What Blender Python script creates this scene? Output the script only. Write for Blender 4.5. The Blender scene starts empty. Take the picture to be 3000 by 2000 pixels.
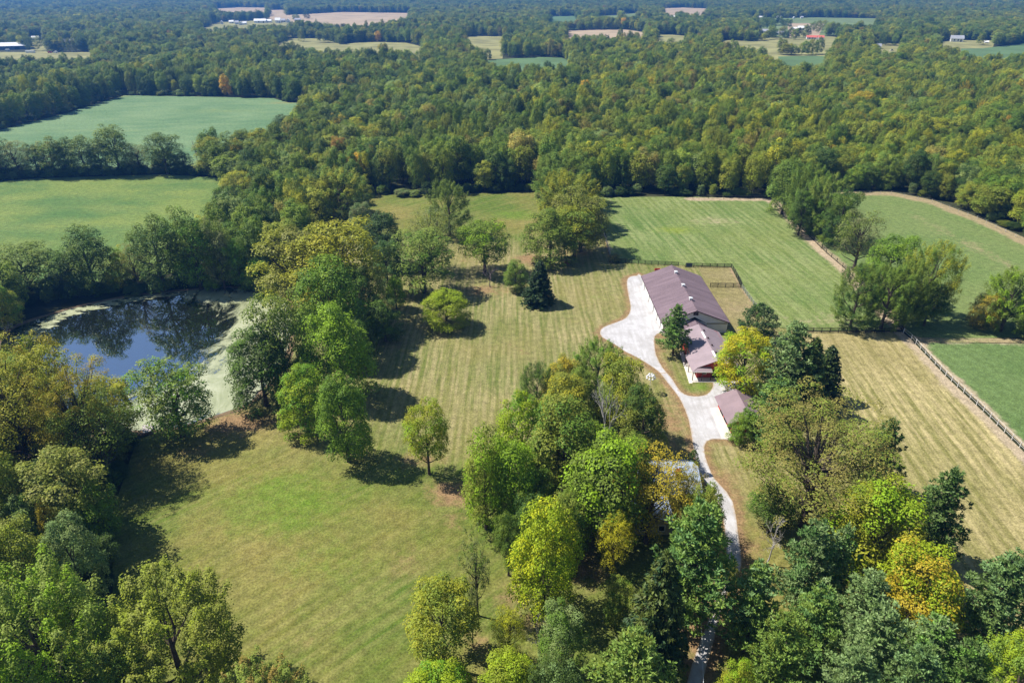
import bpy, math, random
import numpy as np
from mathutils import Vector, Matrix
from mathutils.geometry import delaunay_2d_cdt

scene = bpy.context.scene
R = math.radians
col = scene.collection

# ------------------------------------------------------------------ camera
CAM_H, FPX = 85.0, 2000.0                 # metres above the lawn; focal length in pixels of the 3000 px wide photo
PITCH = math.atan(1060 / 2000)            # below the horizon
cam_d = bpy.data.cameras.new('camera')
cam = bpy.data.objects.new('camera', cam_d)
col.objects.link(cam)
cam.location = (0, 0, CAM_H)
cam.rotation_euler = (math.pi / 2 - PITCH, 0, 0)
cam_d.sensor_width = 36.0
cam_d.lens = 36.0 * FPX / 3000
cam_d.clip_start = 1.0
cam_d.clip_end = 20000
scene.camera = cam

# ------------------------------------------------------------------ sky, sun, exposure
SUN_EL, SHADOW_AZ = R(54), R(-16)         # shadows fall to +x and a little towards the camera
world = bpy.data.worlds.new('World'); scene.world = world
world.use_nodes = True
wn = world.node_tree.nodes; wl = world.node_tree.links
sky = wn.new('ShaderNodeTexSky'); sky.sky_type = 'NISHITA'; sky.sun_disc = False
sky.sun_elevation = SUN_EL
to_sun = Vector((-math.cos(SHADOW_AZ) * math.cos(SUN_EL), -math.sin(SHADOW_AZ) * math.cos(SUN_EL), math.sin(SUN_EL)))
sky.sun_rotation = math.atan2(to_sun.x, to_sun.y)
sky.air_density = 1.0; sky.dust_density = 0.25; sky.ozone_density = 2.0
bg = wn['Background'] if 'Background' in wn else wn.new('ShaderNodeBackground')
wl.new(sky.outputs[0], bg.inputs['Color']); bg.inputs['Strength'].default_value = 0.076
sun_d = bpy.data.lights.new('sun', 'SUN'); sun_d.energy = 5.0; sun_d.angle = R(0.53); sun_d.color = (1, 0.95, 0.87)
sun = bpy.data.objects.new('sun', sun_d); col.objects.link(sun)
sun.rotation_euler = (-to_sun).to_track_quat('-Z', 'Y').to_euler()
scene.view_settings.view_transform = 'Standard'; scene.view_settings.look = 'None'
scene.view_settings.exposure = 0.54; scene.view_settings.gamma = 1.0
scene.view_settings.use_curve_mapping = False
cy = scene.cycles
cy.use_denoising = True
cy.max_bounces = 6; cy.diffuse_bounces = 3; cy.glossy_bounces = 3; cy.transmission_bounces = 4
cy.transparent_max_bounces = 8; cy.volume_bounces = 0
cy.sample_clamp_indirect = 4.0

# ------------------------------------------------------------------ helpers: photo pixel -> place on the ground
_F = np.array([0, math.cos(PITCH), -math.sin(PITCH)]); _U = np.array([0, math.sin(PITCH), math.cos(PITCH)])
def G(x, y, z=0.0):
    d = _F + np.array([1., 0, 0]) * (x - 1500) / FPX - _U * (y - 1000) / FPX
    t = (z - CAM_H) / d[2]
    return np.array([d[0] * t, d[1] * t, z])
def GP(pts, z=0.0):
    return np.array([G(x, y, z)[:2] for x, y in pts])
def height_at(x, yb, yt):
    d0 = G(x, yb)[1]; v = (1000 - yt) / FPX
    return CAM_H + (v * d0 * math.cos(PITCH) - d0 * math.sin(PITCH)) / (math.cos(PITCH) + v * math.sin(PITCH))
def px_per_m(x, yb):
    p = G(x, yb); return FPX / (p[1] * math.cos(PITCH) + CAM_H * math.sin(PITCH))
def project(P):
    d = np.asarray(P) - np.array([0, 0, CAM_H]); z = d @ _F
    return 1500 + FPX * d[..., 0] / z, 1000 - FPX * (d @ _U) / z, z
def in_poly(P, poly):
    P = np.atleast_2d(P); x, y = P[:, 0], P[:, 1]; ins = np.zeros(len(P), bool)
    n = len(poly); j = n - 1
    for i in range(n):
        xi, yi = poly[i]; xj, yj = poly[j]
        c = (yi > y) != (yj > y)
        if yi != yj:
            ins ^= c & (x < (xj - xi) * (y - yi) / (yj - yi) + xi)
        j = i
    return ins
def dist_line(P, line, closed=False):
    P = np.atleast_2d(P)[:, :2]; d = np.full(len(P), 1e9); L = list(line) + ([line[0]] if closed else [])
    for a, b in zip(L[:-1], L[1:]):
        a = np.array(a[:2]); b = np.array(b[:2]); ab = b - a
        t = np.clip(((P - a) @ ab) / max(1e-9, ab @ ab), 0, 1)
        d = np.minimum(d, np.hypot(*(P - a - t[:, None] * ab).T))
    return d
def smooth(pts, n=3):
    """Catmull-Rom through a closed outline."""
    p = np.array(pts, float); m = len(p); out = []
    for i in range(m):
        p0, p1, p2, p3 = p[i - 1], p[i], p[(i + 1) % m], p[(i + 2) % m]
        for k in range(n):
            t = k / n
            out.append(0.5 * (2 * p1 + (p2 - p0) * t + (2 * p0 - 5 * p1 + 4 * p2 - p3) * t * t + (3 * p1 - p0 - 3 * p2 + p3) * t ** 3))
    return np.array(out)

# ------------------------------------------------------------------ helpers: objects
def tag(o, label=None, cat=None, group=None, kind=None):
    if label: o['label'] = label
    if cat: o['category'] = cat
    if group: o['group'] = group
    if kind: o['kind'] = kind
    return o
def empty(name, loc=(0, 0, 0), rz=0.0):
    o = bpy.data.objects.new(name, None); col.objects.link(o)
    o.location = loc; o.rotation_euler = (0, 0, rz); o.empty_display_size = 0.5
    return o
def link(name, me, mat=None, parent=None):
    o = bpy.data.objects.new(name, me); col.objects.link(o)
    if mat is not None and len(me.materials) == 0: me.materials.append(mat)
    if parent is not None: o.parent = parent
    return o
class MB:
    def __init__(s): s.v = []; s.f = []
    def add(s, vs, fs):
        b = len(s.v); s.v += [tuple(map(float, q)) for q in vs]; s.f += [tuple(i + b for i in f) for f in fs]; return s
    def box(s, x0, x1, y0, y1, z0, z1):
        return s.add([(x0, y0, z0), (x1, y0, z0), (x1, y1, z0), (x0, y1, z0), (x0, y0, z1), (x1, y0, z1), (x1, y1, z1), (x0, y1, z1)],
                     [(3, 2, 1, 0), (4, 5, 6, 7), (0, 1, 5, 4), (1, 2, 6, 5), (2, 3, 7, 6), (3, 0, 4, 7)])
    def slab(s, quad, t):
        """a thick sheet: the polygon and its copy t lower."""
        q = [tuple(p) for p in quad]; n = len(q)
        return s.add(q + [(x, y, z - t) for x, y, z in q], [tuple(range(n)), tuple(range(2 * n - 1, n - 1, -1))] + [((i + 1) % n, i, n + i, n + (i + 1) % n) for i in range(n)])
    def tube(s, pts, rad, n=6, cap=True):
        pts = [np.array(p, float) for p in pts]; rings = []
        for i, p in enumerate(pts):
            t = pts[min(i + 1, len(pts) - 1)] - pts[max(i - 1, 0)]; t = t / max(1e-9, np.linalg.norm(t))
            a = np.cross(t, [0, 0, 1.0]) if abs(t[2]) < .95 else np.cross(t, [1.0, 0, 0])
            a /= np.linalg.norm(a); b = np.cross(t, a); r = rad[i] if hasattr(rad, '__len__') else rad
            rings.append([p + r * (math.cos(2 * math.pi * k / n) * a + math.sin(2 * math.pi * k / n) * b) for k in range(n)])
        vs = [q for r_ in rings for q in r_]; fs = []
        for i in range(len(pts) - 1):
            for k in range(n):
                fs.append((i * n + k, i * n + (k + 1) % n, (i + 1) * n + (k + 1) % n, (i + 1) * n + k))
        if cap: fs += [tuple(range(n))[::-1], tuple(range((len(pts) - 1) * n, len(pts) * n))]
        return s.add(vs, fs)
    def mesh(s, name='m'):
        me = bpy.data.meshes.new(name); me.from_pydata(s.v, [], s.f); me.update(); return me
    def build(s, name, mat, parent=None):
        return link(name, s.mesh(name), mat, parent)

# ------------------------------------------------------------------ materials
class NT:
    def __init__(s, name):
        s.m = bpy.data.materials.new(name); s.m.use_nodes = True
        s.t = s.m.node_tree; s.n = s.t.nodes; s.l = s.t.links
        s.p = s.n['Principled BSDF']; s.out = s.n['Material Output']
    def new(s, t, **kw):
        n = s.n.new('ShaderNode' + t)
        for k, v in kw.items():
            if k in n.inputs.keys(): n.inputs[k].default_value = v
            else: setattr(n, k, v)
        return n
    def link(s, a, b): s.l.new(a, b)
    def noise(s, vec, scale, detail=4, rough=0.55, dist=0.0):
        n = s.new('TexNoise'); n.inputs['Scale'].default_value = scale; n.inputs['Detail'].default_value = detail
        n.inputs['Roughness'].default_value = rough; n.inputs['Distortion'].default_value = dist
        if vec is not None: s.link(vec, n.inputs['Vector'])
        return n.outputs['Fac']
    def ramp(s, fac, a, b, ca=0.0, cb=1.0):
        n = s.new('MapRange'); n.interpolation_type = 'SMOOTHSTEP'
        for i, v in ((1, a), (2, b), (3, ca), (4, cb)): n.inputs[i].default_value = v
        s.link(fac, n.inputs[0]); return n.outputs[0]
    def mix(s, fac, a, b, mode='MIX'):
        n = s.new('Mix', data_type='RGBA', blend_type=mode)
        for sock, v in ((n.inputs[0], fac), (n.inputs[6], a), (n.inputs[7], b)):
            if isinstance(v, bpy.types.NodeSocket): s.link(v, sock)
            elif isinstance(v, (int, float)): sock.default_value = v
            else: sock.default_value = (*v[:3], 1)
        return n.outputs[2]
    def math(s, op, a, b=0.0):
        n = s.new('Math', operation=op)
        for sock, v in ((n.inputs[0], a), (n.inputs[1], b)):
            if isinstance(v, bpy.types.NodeSocket): s.link(v, sock)
            else: sock.default_value = v
        return n.outputs[0]
    def pos(s, scale=(1, 1, 1), rot=0.0):
        g = s.new('NewGeometry'); m = s.new('Mapping')
        m.inputs['Scale'].default_value = scale; m.inputs['Rotation'].default_value = (0, 0, rot)
        s.link(g.outputs['Position'], m.inputs['Vector']); return m.outputs[0]
    def bump(s, h, strength, dist=0.1):
        b = s.new('Bump'); b.inputs['Strength'].default_value = strength; b.inputs['Distance'].default_value = dist
        s.link(h, b.inputs['Height']); s.link(b.outputs[0], s.p.inputs['Normal'])
    def done(s, color=None, rough=0.8, spec=0.3):
        if color is not None:
            if isinstance(color, bpy.types.NodeSocket): s.link(color, s.p.inputs['Base Color'])
            else: s.p.inputs['Base Color'].default_value = (*color[:3], 1)
        s.p.inputs['Roughness'].default_value = rough; s.p.inputs['Specular IOR Level'].default_value = spec
        return s.m

def plain(name, c, rough=0.7, spec=0.3, var=0.12, scale=1.5, bump=0.0, metallic=0.0):
    k = NT(name); v = k.pos()
    n = k.noise(v, scale, 5)
    m = k.mix(k.ramp(n, .3, .7), [q * (1 - var) for q in c], [min(1, q * (1 + var)) for q in c])
    if bump: k.bump(k.noise(v, scale * 4, 4), bump, .05)
    k.p.inputs['Metallic'].default_value = metallic
    return k.done(m, rough, spec)

def grass(name, a, b, dry, lush, stripes=(), fine=1.0, patch=0.03, straw=None, near=None):
    """a/b: the two greens of the patches; dry, lush: colours of the painted-by-nature patches in the attribute 'gd';
    stripes: (direction in degrees, period m, strength, channel B value it belongs to or None)."""
    k = NT(name); v = k.pos()
    big = k.ramp(k.noise(v, patch, 6, .6), .35, .68)
    c = k.mix(big, a, b)
    at = k.new('Attribute', attribute_name='gd'); sep = k.new('SeparateColor'); k.link(at.outputs['Color'], sep.inputs[0])
    if near:
        zn = k.ramp(k.math('ADD', sep.outputs[2], k.math('MULTIPLY', k.math('SUBTRACT', k.noise(v, .05, 5, .6), .5), .9)), .25, .75)
        c = k.mix(zn, c, k.mix(big, near[0], near[1]))
    warp = k.noise(v, .12, 3)
    for ang, per, st, zone, *sc in stripes:
        m = k.pos(rot=-R(ang)); sx = k.new('SeparateXYZ'); k.link(m, sx.inputs[0])
        y = k.math('ADD', sx.outputs[1], k.math('MULTIPLY', warp, 2.2))
        w = k.math('SINE', k.math('MULTIPLY', y, 2 * math.pi / per))
        w2 = k.math('SINE', k.math('MULTIPLY', y, 2 * math.pi / (per * 3.7)))
        # streaks that run along the swaths and break up
        ms = k.pos(scale=(.05, 1.1, 1), rot=0); mp = k.new('Mapping'); mp.inputs['Rotation'].default_value = (0, 0, -R(ang)); mp.inputs['Scale'].default_value = (1, 1, 1)
        g = k.new('NewGeometry'); k.link(g.outputs['Position'], mp.inputs['Vector'])
        mq = k.new('Mapping'); mq.inputs['Scale'].default_value = (.045, 1.9 / per, 1); k.link(mp.outputs[0], mq.inputs['Vector'])
        str_ = k.noise(mq.outputs[0], 1.0, 4, .65)
        w = k.math('ADD', k.math('MULTIPLY', w, .24), k.math('MULTIPLY', w2, .16))
        w = k.math('ADD', w, k.math('MULTIPLY', k.math('SUBTRACT', str_, .5), 4.2))
        amp = k.ramp(k.noise(v, .035, 3), .3, .7, .45, 1.0)
        if zone is not None:
            amp = k.math('MULTIPLY', amp, sep.outputs[2] if zone > .5 else k.math('SUBTRACT', 1.0, sep.outputs[2]))
        f = k.math('MULTIPLY', k.math('MULTIPLY', k.ramp(w, -.9, .9), amp), st)
        c = k.mix(f, c, sc[0] if sc else straw if straw else dry)
    # patches of dry and of lush grass, ragged by noise
    rag = k.math('ADD', k.math('MULTIPLY', k.noise(v, .5, 6, .7), .5), k.math('MULTIPLY', k.noise(v, .07, 5, .6), .5))
    fd = k.ramp(k.math('ADD', sep.outputs[0], k.math('MULTIPLY', k.math('SUBTRACT', rag, .5), 2.2)), .28, .85)
    c = k.mix(fd, c, k.mix(k.noise(v, 1.7, 3), dry, [q * .72 for q in dry]))
    fl = k.ramp(k.math('ADD', sep.outputs[1], k.math('MULTIPLY', k.math('SUBTRACT', rag, .5), 2.0)), .25, 1.1)
    c = k.mix(fl, c, lush)
    # blades and tufts
    t1 = k.ramp(k.noise(v, 2.6, 5, .7), .28, .72, .62, 1.38)
    t2 = k.ramp(k.noise(v, .6, 4, .6), .25, .75, .78, 1.22)
    val = k.new('HueSaturation'); k.link(k.math('MULTIPLY', t1, t2) if fine else t2, val.inputs['Value']); k.link(c, val.inputs['Color'])
    k.bump(k.noise(v, 3.2, 5, .75), .55, .22)
    return k.done(val.outputs[0], .9, .12)

M = {}
M['forest_floor'] = plain('forest_floor', (.045, .05, .022), .95, .1, .35, .15, .3)
LA, LB, LD = (.118, .148, .032), (.185, .175, .052), (.30, .195, .098)
M['lawn'] = grass('lawn', LA, LB, LD, (.115, .19, .02), [(90, 1.7, .80, 0.0), (43, 2.1, .58, 1.0, (.265, .240, .085))], straw=(.39, .32, .165), near=((.076, .132, .015), (.200, .172, .046)))
M['pasture'] = grass('pasture', (.098, .160, .036), (.150, .190, .048), (.46, .36, .24), (.19, .24, .03), [(96, 2.8, .85, None)], straw=(.265, .295, .120))
M['pasture_east'] = grass('pasture_east', (.120, .180, .050), (.160, .205, .065), (.36, .29, .16), (.14, .2, .04), [(118, 3.0, .32, None)], straw=(.22, .26, .10))
M['pasture_south'] = grass('pasture_south', (.088, .150, .042), (.118, .178, .056), (.44, .36, .24), (.1, .19, .05), [(112, 3.2, .30, None)], straw=(.17, .25, .10))
M['hay'] = grass('hay', (.175, .170, .050), (.240, .205, .080), (.46, .37, .25), (.14, .18, .03), [(84, 2.2, .95, None)], straw=(.46, .38, .19))
M['paddock'] = grass('paddock', (.195, .175, .062), (.265, .215, .105), (.36, .26, .16), (.14, .18, .03), [(0, 2.8, .3, None)], straw=(.31, .27, .13))
M['soy'] = grass('soy', (.100, .185, .082), (.150, .235, .108), (.26, .27, .10), (.2, .26, .09), [(8, 14, .6, None)], straw=(.20, .28, .135), patch=.02)
M['weeds'] = grass('weeds', (.080, .155, .042), (.160, .215, .050), (.33, .33, .09), (.27, .30, .06), [(4, 22, .40, None)], straw=(.24, .27, .075), patch=.03)
M['far_green'] = plain('far_green', (.16, .21, .08), .95, .1, .2, .02)
M['far_tan'] = plain('far_tan', (.40, .31, .20), .95, .1, .15, .02)
M['far_meadow'] = plain('far_meadow', (.26, .25, .10), .95, .1, .25, .03)
M['far_soy'] = plain('far_soy', (.11, .18, .075), .95, .1, .15, .02)
M['dirt'] = plain('dirt', (.42, .31, .22), .95, .1, .25, .5, .3)
M['soil_bank'] = plain('soil_bank', (.21, .15, .09), .95, .1, .3, .8, .3)

def gravel():
    k = NT('gravel'); v = k.pos()
    c = k.mix(k.ramp(k.noise(v, .3, 6, .68), .3, .66), (.42, .405, .40), (.56, .55, .56))
    ms = k.pos(scale=(1.2, .12, 1)); c = k.mix(k.ramp(k.noise(ms, 1.0, 4), .42, .7, 0, .5), c, (.37, .35, .335))
    at = k.new('Attribute', attribute_name='gd'); sep = k.new('SeparateColor'); k.link(at.outputs['Color'], sep.inputs[0])
    rag = k.noise(v, 1.1, 5, .7)
    fd = k.ramp(k.math('ADD', sep.outputs[0], k.math('MULTIPLY', k.math('SUBTRACT', rag, .5), 1.0)), .35, .9)
    c = k.mix(fd, c, (.40, .31, .22))
    c = k.mix(k.math('MULTIPLY', sep.outputs[1], k.ramp(k.noise(v, .5, 5, .7), .3, .65, .1, .75)), c, (.36, .34, .325))
    h = k.new('HueSaturation'); k.link(k.ramp(k.noise(v, 9, 3, .8), .2, .8, .86, 1.12), h.inputs['Value']); k.link(c, h.inputs['Color'])
    k.bump(k.noise(v, 12, 3, .8), .5, .04)
    return k.done(h.outputs[0], .9, .2)
M['gravel'] = gravel()
M['concrete'] = plain('concrete', (.68, .63, .55), .85, .2, .08, .8, .1)

def shingles():
    k = NT('shingles'); v = k.pos()
    c = k.mix(k.ramp(k.noise(k.pos(scale=(.09, .55, .09)), 1.0, 6, .7), .38, .68), (.115, .082, .095), (.205, .148, .170))
    c = k.mix(k.ramp(k.noise(v, 3.5, 3, .8), .3, .7, 0, .7), c, (.235, .175, .20))
    k.bump(k.noise(v, 4, 3, .8), .4, .06)
    return k.done(c, .9, .2)
M['shingles'] = shingles()
def metal_roof(name, c, period=.45):
    k = NT(name); v = k.pos()
    m = k.mix(k.ramp(k.noise(v, .3, 5), .3, .7), [q * .88 for q in c], [q * 1.08 for q in c])
    m = k.mix(k.ramp(k.noise(k.pos(scale=(.2, 2.2, 1)), 1, 4), .5, .8, 0, .3), m, [q * .7 for q in c])
    sx = k.new('SeparateXYZ'); k.link(v, sx.inputs[0])
    w = k.math('SINE', k.math('MULTIPLY', sx.outputs[1], 2 * math.pi / period))
    k.bump(k.ramp(w, .85, 1.0), .6, .03)
    return k.done(m, .5, .4)
M['house_roof'] = metal_roof('house_roof', (.315, .245, .265))
M['garage_roof'] = metal_roof('garage_roof', (.265, .190, .205))
M['blue_roof'] = metal_roof('blue_roof', (.36, .43, .55), .5)
def siding(name, c, axis=0, period=.3, var=.06):
    k = NT(name); v = k.pos()
    m = k.mix(k.ramp(k.noise(v, .5, 5), .3, .7), [q * (1 - var) for q in c], [q * (1 + var) for q in c])
    sx = k.new('SeparateXYZ'); k.link(v, sx.inputs[0])
    w = k.math('SINE', k.math('MULTIPLY', k.math('ADD', sx.outputs[0], sx.outputs[1]), 2 * math.pi / period))
    k.bump(k.ramp(w, .7, 1.0), .5, .03)
    return k.done(m, .6, .3)
M['white_siding'] = siding('white_siding', (.74, .73, .70))
M['red_siding'] = siding('red_siding', (.42, .045, .035))
M['white_trim'] = plain('white_trim', (.78, .78, .76), .5, .4, .04)
M['tan_trim'] = plain('tan_trim', (.36, .33, .24), .7, .3, .06)
M['dark_trim'] = plain('dark_trim', (.07, .045, .05), .7, .3, .1)
M['black_board'] = plain('black_board', (.035, .03, .028), .85, .2, .3, 2.0)
M['grey_board'] = plain('grey_board', (.50, .48, .46), .9, .2, .25, 2.0)
M['pale_board'] = plain('pale_board', (.74, .72, .69), .9, .2, .15, 2.0)
M['wire'] = plain('wire', (.30, .30, .31), .5, .5, .1)
M['glass'] = plain('glass', (.02, .025, .03), .08, .6, .1)
M['dark_opening'] = plain('dark_opening', (.012, .012, .014), .9, .1, .1)  # near-black for the painted dark of openings, and for far doors
M['vent_metal'] = plain('vent_metal', (.70, .72, .74), .4, .5, .08, 3)
M['gate_metal'] = plain('gate_metal', (.03, .05, .10), .5, .5, .1, 3)
M['red_metal'] = plain('red_metal', (.50, .05, .04), .5, .4, .1, 2)
M['red_roof'] = plain('red_roof', (.62, .16, .11), .8, .2, .1, .5)
M['far_white'] = plain('far_white', (.80, .80, .80), .7, .3, .04, .3)
M['far_grey'] = plain('far_grey', (.36, .37, .40), .7, .3, .08, .3)
M['far_blue'] = plain('far_blue', (.10, .12, .20), .7, .3, .08, .3)
M['far_brown'] = plain('far_brown', (.30, .18, .13), .8, .3, .08, .3)
M['bark'] = plain('bark', (.095, .075, .058), .95, .1, .35, 1.5, .5)
M['pale_bark'] = plain('pale_bark', (.42, .39, .36), .9, .1, .25, 1.5, .3)
M['purple_bark'] = plain('purple_bark', (.20, .155, .165), .9, .1, .25, 1.5, .3)
M['plank'] = plain('plank', (.45, .41, .40), .9, .2, .2, 2, .2)
M['gourd'] = plain('gourd', (.85, .85, .84), .5, .4, .03)
M['rubber'] = plain('rubber', (.02, .02, .02), .8, .3, .1)

def foliage(name, trans=.20, rough=.55, spec=.15):
    k = NT(name)
    t1 = k.new('Attribute', attribute_name='tint', attribute_type='INSTANCER')
    t2 = k.new('Attribute', attribute_name='tint2', attribute_type='INSTANCER')
    lv = k.new('Attribute', attribute_name='lv'); cv = k.new('Attribute', attribute_name='cv')
    f = k.ramp(k.math('ADD', cv.outputs['Fac'], k.math('MULTIPLY', k.math('SUBTRACT', lv.outputs['Fac'], .5), .35)), .45, .85)
    c = k.mix(f, t1.outputs['Color'], t2.outputs['Color'])
    h = k.new('HueSaturation'); k.link(c, h.inputs['Color'])
    k.link(k.ramp(lv.outputs['Fac'], 0, 1, .72, 1.30), h.inputs['Value'])
    k.link(k.ramp(cv.outputs['Fac'], 0, 1, .485, .515), h.inputs['Hue'])
    k.done(h.outputs[0], rough, spec)
    tr = k.new('BsdfTranslucent'); m2 = k.mix(1.0, h.outputs[0], (1.15, 1.12, .55), 'MULTIPLY'); k.link(m2, tr.inputs['Color'])
    mx = k.new('MixShader'); mx.inputs[0].default_value = trans
    k.link(k.p.outputs[0], mx.inputs[1]); k.link(tr.outputs[0], mx.inputs[2]); k.link(mx.outputs[0], k.out.inputs['Surface'])
    return k.m
M['leaf'] = foliage('leaf')
M['needle'] = foliage('needle', .2, .55, .3)

# ------------------------------------------------------------------ the ground sheets
def sheet(name, pts, mat, z, step=None, attr=None, kind='structure', zf=None):
    """a ground sheet: outline in ground coordinates, filled with a triangle mesh that carries the patch attribute."""
    pts = np.array(pts); P = [Vector((float(a), float(b))) for a, b in pts]
    if step:
        dense = []
        for i in range(len(pts)):
            a, b = pts[i], pts[(i + 1) % len(pts)]; n = max(1, int(np.hypot(*(b - a)) / step))
            dense += [a + (b - a) * k / n for k in range(n)]
        dense = np.array(dense)
        x0, y0 = pts.min(0); x1, y1 = pts.max(0)
        rs = np.random.RandomState(5)
        gx, gy = np.meshgrid(np.arange(x0, x1, step), np.arange(y0, y1, step))
        g = np.c_[gx.ravel(), gy.ravel()]; g += rs.uniform(-.3, .3, g.shape) * step
        g = g[in_poly(g, pts)]; g = g[dist_line(g, pts, True) > step * .5]
        n = len(dense); V = [Vector((float(a), float(b))) for a, b in np.vstack([dense, g])]
        r = delaunay_2d_cdt(V, [(i, (i + 1) % n) for i in range(n)], [], 1, 1e-5)
        vs = [(q.x, q.y, z) for q in r[0]]; fs = [tuple(f) for f in r[2]]
    else:
        r = delaunay_2d_cdt(P, [(i, (i + 1) % len(P)) for i in range(len(P))], [], 1, 1e-5)
        vs = [(q.x, q.y, z) for q in r[0]]; fs = [tuple(f) for f in r[2]]
    me = bpy.data.meshes.new(name); me.from_pydata(vs, [], fs); me.update()
    A = np.array(vs)
    if zf is not None:
        A[:, 2] += zf(A); me.vertices.foreach_set('co', A.ravel().astype(np.float32)); me.update()
    if me.polygons and me.polygons[0].normal.z < 0: me.flip_normals()
    ca = me.attributes.new('gd', 'FLOAT_COLOR', 'POINT')
    d = np.zeros((len(A), 4), np.float32)
    if attr is not None:
        d[:, :3] = np.clip(attr(A), 0, 1.2)
    ca.data.foreach_set('color', d.ravel())
    o = link(name, me, mat); tag(o, kind=kind)
    return o
def blob(A, x, y, rx, ry=None):
    c = G(x, y)[:2]; ry = ry or rx
    return np.exp(-(((A[:, 0] - c[0]) / rx) ** 2 + ((A[:, 1] - c[1]) / ry) ** 2))
def near(A, line, w): return np.clip(1 - dist_line(A, line) / w, 0, 1)

g0 = MB(); S = 7000
g0.add([(-S, -900, -.05), (S, -900, -.05), (S, 9000, -.05), (-S, 9000, -.05)], [(0, 1, 2, 3)])
tag(g0.build('ground', M['forest_floor']), kind='structure')

LAWN = GP([(330, 2250), (330, 1500), (400, 1290), (470, 1262), (560, 1240), (640, 1215), (700, 1190), (745, 1160), (800, 1080), (830, 950), (850, 860),
           (900, 760), (1000, 680), (1080, 600), (1085, 572), (1350, 568), (1600, 562), (1755, 575), (1760, 640), (1775, 700), (1790, 770), (1870, 772),
           (2030, 779), (2142, 782), (2170, 838), (2200, 880), (2255, 955), (2335, 969), (2400, 1100), (2480, 1290), (2560, 1500), (2640, 1620), (2800, 1850), (3000, 2250)])
DRIVE_PX = [(2007, 2020), (1980, 2250), (2030, 2250), (2058, 2000), (2085, 1900), (2112, 1791), (2140, 1720), (2165, 1680), (2172, 1638), (2162, 1560), (2147, 1470), (2110, 1420), (2092, 1400),
            (2078, 1370), (2067, 1340), (2063, 1312), (2071, 1293), (2092, 1286), (2118, 1287), (2160, 1284), (2150, 1230), (2150, 1180), (2190, 1150), (2180, 1118), (2105, 1115), (2088, 1118), (2089, 1130), (2080, 1147), (2063, 1158),
            (2033, 1161), (2006, 1155), (1987, 1138), (1967, 1107), (1941, 1077), (1923, 1042), (1918, 1015), (1918, 985), (1935, 975), (1948, 975), (1883, 812), (1865, 808), (1845, 811), (1836, 824),
            (1839, 855), (1845, 885), (1847, 908), (1834, 931), (1803, 945), (1769, 958), (1758, 971), (1764, 988), (1799, 1008), (1830, 1029), (1864, 1046), (1902, 1069), (1933, 1092),
            (1956, 1122), (1987, 1161), (2006, 1199), (2019, 1237), (2028, 1290), (2036, 1340), (2050, 1390), (2085, 1440), (2111, 1490), (2124, 1560), (2127, 1638), (2118, 1690), (2100, 1740), (2085, 1791), (2050, 1880)]
DRIVE = smooth(GP(DRIVE_PX), 2)
FENCE_DIAG = [G(2258, 581), G(2330, 650), G(2420, 738), G(2485, 794), G(2560, 875), G(2642, 967)]
FENCE_SE = [G(2644, 970), G(2669, 990), G(2770, 1098), G(2880, 1202), G(3010, 1330), G(3150, 1470)]
FENCE_E = [G(2485, 567), G(2610, 567), G(2730, 591), G(2862, 641), G(3005, 707), G(3150, 770)]
FENCE_W = [G(1752, 585), G(1757, 640), G(1772, 700), G(1792, 768)]

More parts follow.
